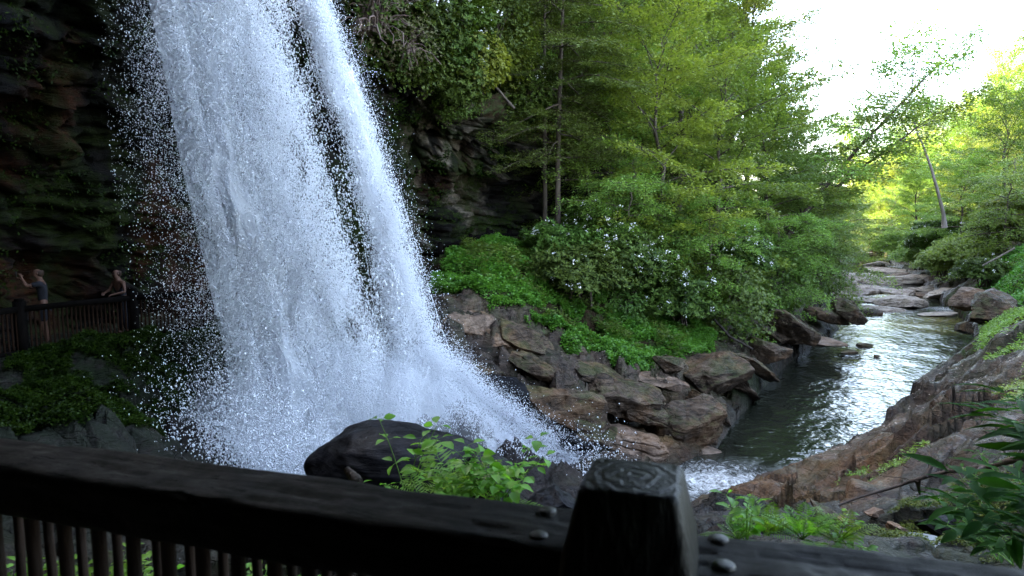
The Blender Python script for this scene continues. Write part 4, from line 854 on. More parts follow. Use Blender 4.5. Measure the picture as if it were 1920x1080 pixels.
def spx(key, px, py, Y, s, rz, label, group): q = P(px, py, Y); shrub(key, q[0], q[1], s, rz, label, group, q[2])
G1, G2, G3 = 'rhododendrons on the left bank', 'shrubs hanging over the cliff edge', 'shrubs along the right bank'
spx('r1', 1085, 556, 26.0, 1.15, 0, 'dark glossy rhododendron right above the bright ground cover', G1)
spx('r1', 1040, 505, 28.0, 1.05, 2, 'rhododendron left of the others, by the foot of the slender hemlock', G1)
spx('r2', 1180, 555, 27.5, 1.25, 1, 'rhododendron with the most white blossoms in the middle of the left bank', G1)
spx('r2', 1120, 490, 29.5, 1.2, 3, 'rhododendron with scattered blossoms behind the dark glossy one', G1)
spx('r1', 1270, 600, 28.0, 1.1, 4, 'shaded rhododendron low over the ground cover right of the flowering one', G1)
spx('dk', 1350, 585, 30.0, 1.3, 4, 'dark bush beneath the small tree at the bank edge', G1)
spx('dk', 1230, 480, 31.0, 1.3, 1, 'dark bush filling the gap under the layered trees', G1)
spx('r2', 1390, 520, 32.0, 1.1, 5, 'rhododendron with few blossoms under the sprays above the mossy rock', G1)
spx('dk', 1450, 540, 36.0, 1.3, 2, 'dark bush above the tall brown rock at the bend', G1)
spx('dk', 1520, 520, 44.0, 1.4, 3, 'dark bush above the waterline left of the tan slabs', G1)
spx('dk', 1160, 590, 27, .7, 3, 'small dark bush in the shade between ground cover and rhododendrons', G1)
for a in [('twig', 700, 45, 21.6, 1.05, 0, 'brown twiggy thicket with bare stems right above the edge of the falls'), ('twig', 760, 90, 22.6, .8, 2, 'smaller brown twiggy thicket between flowering shrubs near the falls'), ('hang', 690, 20, 22.5, 1.1, 0, 'bare twigged shrub nearest the falls at the top of the cliff edge'), ('hang', 745, 60, 23.5, 1.15, 1, 'flowering shrub on the cliff edge right of the bare twigged one'), ('dk', 775, 115, 24.0, .9, 2, 'dense dark shrub hanging below the cliff edge near the falls'),
          ('hang', 830, 90, 25.0, 1.15, 3, 'shrub covered with white blossoms in the middle of the cliff edge'), ('hang', 860, 150, 25.6, .95, 4, 'hanging shrub with pale bare stems below the blossom covered one'), ('leafy', 885, 130, 25.8, 1.0, 5, 'bright green shrub spilling over the cliff edge'),
          ('dk', 850, 200, 26.0, .55, .6, 'lowest leafy clump dangling from the cliff edge'), ('dk', 925, 60, 28.0, 1.0, 1.5, 'dark shrub on the cliff edge beneath the spring green tree'), ('leafy', 955, 120, 29.5, 1.0, 2.5, 'light shrub at the right end of the cliff edge'),
          ('hang', 990, 175, 30.5, .9, 3.5, 'flowering shrub leaning toward the slender hemlock'), ('dk', 720, 110, 23.0, .7, 3.1, 'small hanging shrub right beside the edge of the falls'), ('leafy', 830, 20, 28.0, 1.3, 1.1, 'yellowish shrub at the very top above the blossoms'), ('hang', 975, 215, 31.2, .7, .4, 'brownish twiggy shrub hanging by the bare cliff face'),
          ('dk', 790, 20, 27.5, 1.3, 4.4, 'dark bush at the top edge behind the flowering shrubs')]: spx(*a, G2)
for a in [('bush', 1680, 480, 88, 1.3, 0, 'shrub leaning over the far river from the right'), ('bush', 1725, 500, 74, 1.25, 1, 'bushy shrub above the right end of the far rapids'), ('r2', 1750, 480, 70, 1.9, 2, 'large shrub with pale blossoms at the foot of the leaning trunk'),
          ('bush', 1765, 515, 62, 1.15, 3, 'green shrub beside the reddish rocks'), ('bush', 1815, 500, 58, 1.25, 4, 'shrub between the far rocks and the grass'), ('r2', 1865, 465, 58, 1.5, 5, 'shrub with faint blossoms above the bright grass'),
          ('bush', 1800, 450, 72, 1.7, .5, 'broad shrub behind the green ones on the right bank'), ('dk', 1690, 460, 96, 1.8, 1.5, 'dark shrub by the far bend'), ('bush', 1905, 440, 54, 1.5, 2.5, 'shrub at the right edge above the bright grass'),
          ('bush', 1635, 455, 118, 2.2, 3.5, 'pale shrub where the river goes out of sight'), ('r1', 1845, 530, 47, 1.0, 4.5, 'low shrub directly over the sloping pale rocks')]: spx(*a, G3)

# ------------------------------------------------------------------ ground cover
def inpoly(x, y, poly):
    ins = np.zeros(len(x), bool); n = len(poly)
    for i in range(n):
        (ax, ay), (bx, by) = poly[i], poly[(i + 1) % n]; c = (ay > y) != (by > y); ins ^= c & (x < (bx - ax) * (y - ay) / (by - ay + 1e-12) + ax)
    return ins
def tzv(x, y):
    H, C, d = terrain(x, y); return H, C, d
def cover(name, poly_pix, n, leaf, hgt, mat, label, seed, clump=.5, thr=-.3, edge=.35, cat='ground cover', kind='stuff', tilt=.5):
    r = np.random.default_rng(seed); poly = [P(a, b, c)[:2] for a, b, c in poly_pix]; pa = np.array(poly); lo, hi = pa.min(0), pa.max(0)
    x = r.uniform(lo[0] - .5, hi[0] + .5, n); y = r.uniform(lo[1] - .5, hi[1] + .5, n); wob = .5 * fbm(xyz(x * 1.2, y * 1.2), 3, seed)
    k = inpoly(x + wob, y + wob * .8, poly) & (fbm(xyz(x * clump * 2, y * clump * 2), 3, seed + 1) > thr); x, y = x[k], y[k]
    z, C_, d = tzv(x, y); k = d > .12; x, y, z = x[k], y[k], z[k]
    hh = hgt * (.35 + .65 * (.5 + .5 * fbm(xyz(x * 1.6, y * 1.6), 3, seed + 3)) * 1.4)
    zz = z + .03 + hh * r.random(len(x)) ** .6; g = Geo(); c = np.stack([x, y, zz], 1); az = r.uniform(0, 6.28, len(x)); s = r.uniform(.6, 1.3, len(x))
    g.leaves(c, unit(np.stack([np.cos(az), np.sin(az), r.normal(.1, .35, len(x))], 1)), unit(np.array([0, 0, 1.]) + r.normal(0, tilt, c.shape)), leaf[0] * s, leaf[1] * s)
    return tag(g.build(name, M[mat]), label, kind=kind)
cover('ground_cover', [(822, 540, 23.5), (830, 480, 26), (900, 462, 28.3), (990, 470, 28.5), (1040, 560, 26), (1180, 590, 27.5), (1330, 620, 30), (1330, 665, 26.2), (1225, 668, 24.2), (1215, 700, 22.8), (1140, 690, 22.4), (1040, 660, 22.4), (1000, 615, 22.6), (940, 575, 22.5), (850, 560, 22.2)],
      430000, (.085, .06), .34, 'gcover', 'bright green leafy ground cover spilling over the left bank rocks', 61, thr=-.55)
cover('ground_cover', [(840, 520, 24.5), (900, 470, 27.5), (1000, 500, 27), (1180, 600, 26.5), (1330, 640, 27.5), (1230, 670, 23.8), (1100, 655, 23.3), (980, 590, 23.4)], 45000, (.16, .05), .6, 'dark', 'taller darker weeds and ferns standing among the bright ground cover', 69, thr=.05, clump=.7)
cover('grass', [(1822, 650, 24), (1850, 590, 30), (1840, 520, 46), (1925, 480, 48), (1990, 560, 28), (1960, 700, 20), (1900, 700, 19.5), (1850, 690, 21.5)], 230000, (.12, .035), .35, 'grass', 'bright grass and low plants on the slope of the right bank', 62, tilt=1.2, thr=-.45)
cover('ground_cover', [(1810, 535, 46), (1860, 500, 52), (1930, 470, 52), (1930, 560, 36), (1870, 545, 38)], 70000, (.14, .08), .5, 'gcover', 'green leafy cover above the fissured boulder on the right bank', 63, thr=-.5)
cover('ground_cover', [(1880, 810, 13), (1870, 730, 17), (1940, 680, 19), (1990, 760, 14)], 26000, (.07, .035), .2, 'grass', 'yellow green tufts on the wet right hand ledges', 64, thr=.0)
cover('grass', [(1560, 880, 13.5), (1640, 850, 14.4), (1760, 870, 13), (1760, 900, 12), (1640, 900, 12.4)], 9000, (.09, .015), .12, 'grass', 'short grass tufts growing in a crack of the wet rock', 65, thr=.25, tilt=1.4)
cover('moss', [(1600, 1000, 8), (1720, 930, 9.6), (1900, 930, 9.6), (1960, 1040, 7.2), (1560, 1030, 7.6)], 90000, (.035, .02), .07, 'mossb', 'dark moss carpeting the ledge by the puddles', 66, thr=-.02)
cover('moss', [(-60, 840, 9.4), (-40, 690, 13.4), (100, 650, 14.8), (240, 625, 16.4), (400, 590, 18.6), (430, 650, 17), (330, 700, 14.2), (250, 800, 11), (120, 840, 9.6)], 430000, (.05, .03), .12, 'moss', 'green moss with painted shade covering the mounds left of the falls', 67, thr=-.95)
cover('ground_cover', [(-260, 1080, 1.7), (-260, 900, 5), (300, 870, 5.6), (700, 930, 4.6), (760, 1080, 1.75)], 42000, (.055, .032), .22, 'gcover', 'low green growth on the slope beyond the near fence', 68, thr=-.4)
# leaf litter of fallen petals and dead leaves on the banks
r = np.random.default_rng(77); g = Geo(); x = r.uniform(-2.5, 16, 9000); y = r.uniform(17, 34, 9000); z, C_, d = tzv(x, y); k = (d > .25) & (C_[:, 0] < .75) & (fbm(xyz(x * .8, y * .8), 3, 7) > .05); x, y, z = x[k], y[k], z[k]
c = np.stack([x, y, z + .02], 1); az = r.uniform(0, 6.28, len(x)); g.leaves(c, np.stack([np.cos(az), np.sin(az), 0 * az], 1), unit(np.array([0, 0, 1.]) + r.normal(0, .3, c.shape)), r.uniform(.03, .07, len(x)), r.uniform(.02, .04, len(x)))
tag(g.build('leaf_litter', plain_mat('dead_leaf', (.22, .15, .10), (.6, .5, .42), .8, 3, 0, coord='Object')), 'pale fallen petals and leaves scattered on the left bank rocks', kind='stuff')
# greenery clinging to the cliff face
r = np.random.default_rng(78); g = Geo()
iu = r.integers(int(nu * .28), int(nu * .80), 60000); iv = r.integers(8, 150, 60000); q = CP2[iu, iv] + r.normal(0, .07, (60000, 3))
k = fbm(q * np.array([.55, .55, .9]), 4, 91) > .16; q = q[k]; nq = (nn * sg)[iu[k], iv[k]]
cc = q + nq * r.uniform(0, .25, len(q))[:, None]; g.leaves(cc, unit(nq * .5 + r.normal(0, .7, q.shape) + np.array([0, 0, -.3])), unit(nq + np.array([0, 0, .8]) + r.normal(0, .4, q.shape)), r.uniform(.05, .12, len(q)), r.uniform(.03, .06, len(q)))
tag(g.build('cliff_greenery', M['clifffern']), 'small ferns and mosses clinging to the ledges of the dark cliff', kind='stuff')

# ------------------------------------------------------------------ plants near the fence
def frond(g, gs, base, d, L, r, npin=19, w=.19):
    q = np.linspace(0, 1, npin); d = unit(np.array(d, float)); side = unit(np.cross(d, [0, 0, 1.]))
    pts = base + d * L * q[:, None] + np.array([0, 0, -1]) * (.32 * L * q ** 2)[:, None]; gs.tube(pts, np.linspace(.0028, .0008, npin), 3, caps=False)
    tg = unit(np.gradient(pts, axis=0)); wl = w * L * np.sin(np.clip(q * .93 + .12, 0, 1) * np.pi) ** .8 * (q > .12)
    for s in (-1, 1):
        k = wl > .006; D = unit(side * s + tg * .45 + np.array([0, 0, -.15]) + r.normal(0, .06, (npin, 3)))[k]
        n = unit(np.cross(D, tg[k]) * -s); g.leaves(pts[k], D, n, wl[k] * 1.2, L / npin * .52, 'rhomb')
def fern(loc, nf, L, seed, label, group=None, tiltx=0):
    r = np.random.default_rng(seed); g = Geo(); gs = Geo()
    for k in range(nf):
        a = 2 * np.pi * k / nf + r.uniform(-.3, .3); e = r.uniform(.35, 1.15); frond(g, gs, np.zeros(3), (math.cos(a) * math.cos(e) + tiltx, math.sin(a) * math.cos(e), math.sin(e)), L * r.uniform(.65, 1.1), r)
    e0 = empty('fern', loc); gs.build('stem', M['fern'], e0); g.build('frond', M['fern'], e0); return tag(e0, label, 'fern', group)
def sprig(name, loc, ns, Ht, leaf, seed, label, mat='fern', group=None, spreadv=.5, nodes=5, per=3, lean=(0, 0), cat='plant', whorl=False, bend=.25):
    r = np.random.default_rng(seed); g = Geo(); gs = Geo()
    for k in range(ns):
        a = r.uniform(0, 6.28); sp_ = r.uniform(.2, 1) * spreadv; q = np.linspace(0, 1, 8)[:, None]; hh = Ht * r.uniform(.6, 1.1)
        tip = np.array([math.cos(a) * sp_ * hh + lean[0] * hh, math.sin(a) * sp_ * hh + lean[1] * hh, hh]); p_ = tip * q + np.array([0, 0, -1]) * bend * hh * sp_ * q ** 2 + np.array([math.cos(a), math.sin(a), 0]) * (.15 * hh * q * q)
        gs.tube(p_, np.linspace(.004, .0018, 8) * (Ht / .5) ** .5, 4, caps=False)
        for j in range(nodes):
            f = 1 - j * .8 / nodes * r.uniform(.9, 1.1); c = np.array([np.interp(f, q[:, 0], p_[:, i]) for i in range(3)]); m_ = per + 2 if (whorl and j == 0) else per
            az = r.uniform(0, 6.28) + np.arange(m_) * 6.28 / m_ + r.normal(0, .2, m_); D = unit(np.stack([np.cos(az), np.sin(az), r.uniform(-.15, .45, m_)], 1)); pet = .35 * leaf[0]
            c0 = c + D * pet
            for x_ in c0: gs.tube([c, x_], [.0012, .001], 3, caps=False)
            s = r.uniform(.6, 1.15, m_); g.leaves(c0, D, unit(np.array([0, 0, 1.]) + r.normal(0, .35, (m_, 3))), leaf[0] * s, leaf[1] * s, 'blade')
    e0 = empty(name, loc); gs.build('stem', M['fern'] if mat != 'rhodo' else M['bark_dark'], e0); g.build('foliage', M[mat], e0, smooth=True); return tag(e0, label, cat, group)
def gp(px, py, Y): return tuple(P(px, py, Y))
GN = 'plants in front of the black boulder'
fern(gp(850, 935, 3.6), 12, .50, 1, 'tall fern upright in front of the black boulder', GN)
fern(gp(790, 950, 3.7), 8, .42, 2, 'shorter fern left of the tall one', GN, -.3)
fern(gp(900, 955, 3.5), 8, .40, 3, 'fern spreading right of the tall one', GN, .3)
sprig('leafy_plant', gp(765, 950, 3.9), 4, .50, (.085, .05), 4, 'leafy sprig with broad leaves at the left of the ferns', group=GN, nodes=3, spreadv=.35)
sprig('leafy_plant', gp(940, 955, 3.5), 9, .36, (.085, .055), 5, 'clump of broad leaved stems at the right of the ferns', group=GN, nodes=4, spreadv=.8)
sprig('leafy_plant', gp(870, 950, 3.4), 9, .22, (.06, .035), 6, 'low mixed leaves under the ferns', group=GN, nodes=4, spreadv=1.0)
sprig('leafy_plant', gp(700, 965, 3.5), 5, .17, (.05, .03), 61, 'few small leaves just above the rail left of the ferns', group=GN, nodes=3, spreadv=.7)
GB = 'plants seen through the pickets of the near fence'
r = random.Random(8)
lbs = ['pale rounded leaves behind the pickets, leftmost clump', 'narrow leaves behind the second and third picket', 'low leafy clump behind the left pickets', 'dark leafy clump behind the middle left pickets', 'light green clump behind the middle pickets',
       'broad leaved clump right of the light green one behind the pickets', 'tallest broad leaves behind the pickets right of the middle', 'small leaves close behind the right pickets', 'clump of soft leaves behind the pickets near their right end', 'last leafy clump before the pickets vanish under the rail',
       'shaded leaves low at the left corner', 'shaded leaves low under the middle of the rail', 'shaded leaves low under the right of the pickets', 'loose leaves high behind the left pickets']
for j, lb in enumerate(lbs):
    Yd = [3.9, 4.4, 3.8, 4.8, 4.2, 3.7, 3.6, 4.3, 3.6, 3.5, 5.2, 5.4, 4.6, 5.6][j]; px = [10, 75, 130, 190, 260, 330, 400, 455, 520, 580, 40, 300, 480, 200][j]
    x = (px - 960) / 1280 * Yd * 1.08; sprig('leafy_plant', (x, Yd, tz(x, Yd) - .02), 30, .5, (.09 + .025 * (j % 3), .05 + .012 * (j % 3)), 100 + j, lb, mat='fern' if j % 3 else 'gcover', group=GB, nodes=4, spreadv=.9)
GRr = 'plants above the right rail'
for j, (px, py, Yd, L, lb) in enumerate([(1440, 1004, 2.9, .27, 'fern above the right rail nearest the fence post'), (1505, 1012, 2.8, .27, 'fern in the middle above the right rail'), (1570, 1018, 2.8, .24, 'fern at the right end of those above the rail'), (1385, 1012, 2.7, .20, 'small fern touching the fence post side')]):
    fern(gp(px, py, Yd), 15, L, 200 + j, lb, GRr)
sprig('leafy_plant', gp(1400, 1035, 2.7), 4, .34, (.055, .036), 210, 'upright sprig with round leaves above the right rail', group=GRr, nodes=3, spreadv=.35)
sprig('leafy_plant', gp(1600, 1040, 2.8), 6, .15, (.045, .025), 211, 'low leaves among the ferns above the right rail', group=GRr, nodes=3, spreadv=1.2)
GE = 'dark leafed shrubs at the right edge'
for j, (px, py, Yd, Ht, lf, lb) in enumerate([(2035, 905, 2.6, .40, (.21, .048), 'near shrub with long dark lance leaves at the right edge'), (2020, 1020, 2.7, .38, (.20, .05), 'lower lance leaved shrub at the right edge in shade'), (1985, 1080, 2.5, .36, (.16, .05), 'shaded leaves in the bottom right corner'),
        (1900, 1060, 3.1, .36, (.10, .04), 'small leaved dark shrub left of the bottom right corner'), (1985, 800, 4.2, .34, (.16, .04), 'lance leaved sprig highest at the right edge'), (1870, 1050, 4.2, .30, (.07, .03), 'small dark twiggy plant by the lowest puddle'), (1915, 960, 4.6, .45, (.08, .03), 'dark twiggy plant above the shaded leaves at right')]):
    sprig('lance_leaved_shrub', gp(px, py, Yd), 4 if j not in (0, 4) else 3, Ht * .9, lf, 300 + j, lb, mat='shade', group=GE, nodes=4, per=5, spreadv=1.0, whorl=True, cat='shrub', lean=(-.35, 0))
# dead branches
def branch(name, pts, r0, r1, seed, label, mat='bark_dark', cat='branch', forks=4, par=None):
    r = np.random.default_rng(seed); pts = np.array(pts, float); q = np.linspace(0, 1, len(pts)); n = 22; u = np.linspace(0, 1, n)
    p_ = np.stack([np.interp(u, q, pts[:, j]) for j in range(3)], 1) + np.cumsum(r.normal(0, .012, (n, 3)), 0) * np.linalg.norm(pts[-1] - pts[0]) * .25; g = Geo()
    g.tube(p_, np.linspace(r0, r1, n) * (1 + r.normal(0, .08, n)), 8)
    for k in range(forks):
        i_ = r.integers(3, n - 3); d = unit(p_[i_ + 1] - p_[i_] + r.normal(0, .8, 3) * np.linalg.norm(p_[i_ + 1] - p_[i_])); l_ = r.uniform(.1, .25) * np.linalg.norm(pts[-1] - pts[0]) * .5; g.tube([p_[i_], p_[i_] + d * l_ * .5, p_[i_] + d * l_ + np.array([0, 0, -.05 * l_])], [r1, r1 * .6, r1 * .3], 5)
    return tag(g.build(name, M[mat], smooth=True), label, cat)
branch('dead_branch', [P(1572, 948, 9.4), P(1680, 915, 9.3), P(1770, 888, 9.0), P(1860, 874, 8.4), P(1950, 850, 7.6)], .014, .045, 1, 'long dark dead branch lying across the wet ledge at right')
branch('dead_branch', [P(1655, 893, 10.4), P(1700, 898, 10.0), P(1740, 915, 9.4)], .006, .012, 2, 'thin curved twig crossing above the long dead branch', forks=2)
branch('dead_branch', [P(650, 880, 3.9), P(672, 905, 3.8)], .02, .035, 3, 'stub of rotten branch sticking up behind the rail left of the ferns', forks=0)
branch('fallen_log', [P(925, 158, 27.3), P(963, 203, 27.0)], .045, .06, 4, 'short broken log hanging at the cliff edge beneath the green shrub', mat='bark', cat='log', forks=1)
branch('dead_branch', [P(1842, 498, 46), P(1905, 464, 45)], .05, .07, 5, 'pale fallen pole lying in the shrubs of the right bank', mat='bark_pale', forks=0)
branch('fallen_log', [P(1412, 655, 27), P(1370, 632, 27.8), P(1338, 600, 28.4)], .05, .06, 6, 'thin dark fallen stem lying down the bank by the mossy rock', forks=0, cat='log')

# ------------------------------------------------------------------ near fence
M['rail'] = None
m, nt, b, out = newmat('dark_timber'); N = NB(nt); tc = N.n('ShaderNodeTexCoord'); v = N.mapping(tc.outputs['Object'], (1.0, 9, 9)); f1 = N.noise(v, 2.2, 8, .7, .6); f2 = N.noise(tc.outputs['Object'], 14, 6, .7)
f3 = N.noise(N.mapping(tc.outputs['Object'], (7, 40, 40)), 2.2, 4, .65, .3)
gouge = N.ramp(f3, [(.30, (0,) * 3), (.38, (1,) * 3)])
colr = N.ramp(f1, [(.3, (.002, .002, .002)), (.55, (.0065, .006, .0057)), (.8, (.0145, .013, .0118))]); colr = N.mix(gouge, (.002, .002, .002), colr)
N.l(colr, b.inputs['Base Color']); N.l(N.ramp(f2, [(.3, (.45,) * 3), (.7, (.8,) * 3)]), b.inputs['Roughness']); b.inputs['Specular IOR Level'].default_value = .12
hh = N.math('ADD', N.math('MULTIPLY', gouge, .6), N.math('ADD', N.math('MULTIPLY', f1, .8), N.math('MULTIPLY', f2, .3))); N.l(N.bump(hh, .9, .008), b.inputs['Normal'])
M['rail'] = m
m, nt, b, out = newmat('post_timber'); N = NB(nt); tc = N.n('ShaderNodeTexCoord')
wv = N.n('ShaderNodeTexWave', wave_type='RINGS', rings_direction='Z'); wv.inputs['Scale'].default_value = 16; wv.inputs['Distortion'].default_value = 7; wv.inputs['Detail'].default_value = 5; wv.inputs['Detail Scale'].default_value = 3; N.l(N.mapping(tc.outputs['Object'], (1, 1, .02)), wv.inputs['Vector'])
upm = N.ramp(N.up(), [(.8, (0,) * 3), (.9, (1,) * 3)]); f2 = N.noise(tc.outputs['Object'], 18, 6, .7)
side = N.ramp(N.noise(tc.outputs['Object'], 9, 5, .7), [(.4, (.002, .002, .002)), (.65, (.005, .0055, .004))]); side = N.mix(N.ramp(N.noise(tc.outputs['Object'], 7, 5, .7), [(.5, (0,) * 3), (.7, (.7,) * 3)]), side, (.006, .012, .004))
top = N.mix(wv.outputs[0], (.004, .004, .005), (.014, .014, .016)); N.l(N.mix(upm, side, top), b.inputs['Base Color']); b.inputs['Roughness'].default_value = .5; b.inputs['Specular IOR Level'].default_value = .2
N.l(N.bump(N.math('ADD', N.math('MULTIPLY', wv.outputs[0], .5), f2), .7, .004), b.inputs['Normal']); M['post'] = m
M['picket'] = plain_mat('picket_wood', (.006, .004, .003), (.026, .015, .010), .6, 20, .5, (1, 1, .1))
M['bolt'] = plain_mat('painted_bolt', (.007, .007, .007), (.015, .0145, .014), .4, 30, .2, spec=.4)
def beam(name, a, b_, wd, hd, mat, parent, seed, n=260, rnd=.018):
    """rounded worn beam from a to b (centre of its top face), grid along the length"""
    a, b_ = Vector(a), Vector(b_); L = (b_ - a).length; ang_ = math.atan2((b_ - a).y, (b_ - a).x); prof = []
    for cx, cy, s0 in ((wd / 2 - rnd, -rnd, 0), (-wd / 2 + rnd, -rnd, 90), (-wd / 2 + rnd, -hd + rnd, 180), (wd / 2 - rnd, -hd + rnd, 270)):
        for k in range(6): t = R(s0 + k * 18); prof.append((cx + rnd * math.cos(t), cy + rnd * math.sin(t)))
    out_ = []
    for k in range(len(prof)):
        p0, p1 = prof[k], prof[(k + 1) % len(prof)]; m_ = max(1, int(math.hypot(p1[0] - p0[0], p1[1] - p0[1]) / .008))
        for j in range(m_): out_.append((p0[0] + (p1[0] - p0[0]) * j / m_, p0[1] + (p1[1] - p0[1]) * j / m_))
    pr = np.array(out_); xs_ = np.linspace(0, L, n); V = np.zeros((n, len(pr), 3)); V[:, :, 0] = xs_[:, None]; V[:, :, 1] = pr[None, :, 0]; V[:, :, 2] = pr[None, :, 1]
    V = V.reshape(-1, 3); nrm = V.copy(); nrm[:, 0] = 0; nrm[:, 2] += hd / 2; nrm = unit(nrm)
    dsp = .0028 * fbm(V * np.array([5, 30, 30]) + seed, 5, seed) - .003 * sstep(.34, .5, fbm(V * np.array([11, 60, 60]) + seed, 3, seed + 4)) ; V = V + nrm * dsp[:, None]
    V[:, 1] += .004 * np.sin(V[:, 0] * 2.1 + seed)
    m_ = len(pr); i = np.arange(n - 1)[:, None] * m_ + np.arange(m_)[None]; j = np.arange(n - 1)[:, None] * m_ + (np.arange(m_)[None] + 1) % m_
    o = mesh_np(name, V, [np.stack([i, j, j + m_, i + m_], -1).reshape(-1, 4), np.arange(m_)[None][:, ::-1], (np.arange(m_) + (n - 1) * m_)[None]], mat, parent, smooth=True)
    o.location = a; o.rotation_euler = (0, 0, ang_); return o
FN = empty('wooden_fence', (.18, .9, 0)); tag(FN, 'near black timber fence with bolted rails across the bottom of the picture', 'fence')
def loc(p): return (p[0] - .18, p[1] - .9, p[2])
RT = 1.165                                          # rail top height
def onrail(px, py, z=RT): return PZ(px, py, z)
ra, rb = (onrail(-260, 788) + onrail(-260, 832)) / 2, (onrail(1060, 944) + onrail(1060, 1036)) / 2
wd1 = .142
beam('top_rail', loc(ra), loc(rb + (rb - ra) * .06), wd1, .088, M['rail'], FN, 3)
rc = onrail(1300, 1042);  rd = onrail(2100, 1128); 
beam('top_rail', loc(rc - (rd - rc) * .05), loc(rd), wd1, .088, M['rail'], FN, 8)
# chamfered post
pc = (onrail(1128, 847, 1.285) + onrail(1252, 872, 1.285) + onrail(1116, 918, 1.285) + onrail(1258, 940, 1.285)) / 4
g = Geo(); hw, ht = .079, .056; rz = math.atan2((rb - ra)[1], (rb - ra)[0])
lv = [(-pc[2] - .3, hw), (-.125, hw), (-.085, hw - .004), (-.006, ht + .002), (0, ht - .003)]
rings = []
for zz, h_ in lv:
    c_ = min(.008, h_ * .12); rings.append([(h_ - c_, -h_, zz), (h_, -h_ + c_, zz), (h_, h_ - c_, zz), (h_ - c_, h_, zz), (-h_ + c_, h_, zz), (-h_, h_ - c_, zz), (-h_, -h_ + c_, zz), (-h_ + c_, -h_, zz)])
V = np.array(rings).reshape(-1, 3); F = [[a * 8 + b_, a * 8 + (b_ + 1) % 8, (a + 1) * 8 + (b_ + 1) % 8, (a + 1) * 8 + b_] for a in range(len(lv) - 1) for b_ in range(8)]
po = mesh_np('post', V, [np.array(F), np.arange(8)[None] + 8 * (len(lv) - 1), np.arange(8)[None][:, ::-1]], M['post'], FN); po.location = loc(pc); po.rotation_euler = (0, 0, rz)
bv = po.modifiers.new('bevel', 'BEVEL'); bv.width = .003; bv.segments = 2
def dome(name, p, r_, mat, parent, flat=.30):
    n, m_ = 9, 24; V = [(0, 0, r_ * flat)]
    for i in range(1, n + 1):
        t = i / n * math.pi / 2
        for j in range(m_): V.append((r_ * math.sin(t) * math.cos(j * 2 * math.pi / m_), r_ * math.sin(t) * math.sin(j * 2 * math.pi / m_), r_ * flat * math.cos(t)))
    for j in range(m_): V.append((r_ * math.cos(j * 2 * math.pi / m_), r_ * math.sin(j * 2 * math.pi / m_), -.01))
    F3 = [[0, 1 + j, 1 + (j + 1) % m_] for j in range(m_)]; F4 = [[1 + i * m_ + j, 1 + (i + 1) * m_ + j, 1 + (i + 1) * m_ + (j + 1) % m_, 1 + i * m_ + (j + 1) % m_] for i in range(n) for j in range(m_)]
    o = mesh_np(name, np.array(V), [np.array(F3), np.array(F4)], mat, parent, smooth=True); o.location = loc(p); return o
for (px, py, dz, rr2) in ((1027, 957, 0, .0125), (1010, 1003, 0, .0125), (1347, 1010, 0, .0135), (1357, 1060, 0, .0145)):
    q = onrail(px, py, RT + dz + .002); dome('bolt', q, rr2, M['bolt'], FN)
# pickets: a near row of thick ones and a far row of thin ones
u = (rb - ra) / np.linalg.norm(rb - ra); nrm_ = np.array([-u[1], u[0], 0])
def railpt(px, off):                                # point under the rail whose lower edge shows at this column
    best = None
    for t in np.linspace(0, 1.2, 600):
        q = ra + (rb - ra) * t + nrm_ * off; q = q.copy(); q[2] = RT - .088
        vx = 960 + 1280 * q[0] / (q[1] * cp - (q[2] - CZ) * sp)
        if best is None or abs(vx - px) < best[0]: best = (abs(vx - px), q)
    return best[1]
near = [-80, -12, 56, 118, 182, 248, 313, 380, 446, 512, 578, 646, 716, 788, 862, 936, 1010]; far = [-46, 28, 86, 147, 215, 292, 352, 415, 478, 545, 610, 676, 742, 808, 876, 944]
for row, off, rr3 in ((near, -.028, .0118), (far, .030, .0085)):
    first = None
    for px in row:
        q = railpt(px, off)
        if first is None:
            g = Geo(); zz = np.linspace(0.01, -.86, 10); g.tube([(0.0012 * math.sin(k * 2), 0, z_) for k, z_ in enumerate(zz)], rr3, 12); first = g.build('picket', M['picket'], FN, smooth=True); o = first
        else: o = first.copy(); COL.objects.link(o); o.parent = FN
        o.location = loc(q); o.rotation_euler = (0, 0, px * .7)
low0 = ra + nrm_ * 0; low0 = low0.copy(); low0[2] = .30; low1 = rb.copy(); low1[2] = .30
beam('bottom_rail', loc(low0), loc(low1), .13, .12, M['rail'], FN, 5, n=120)

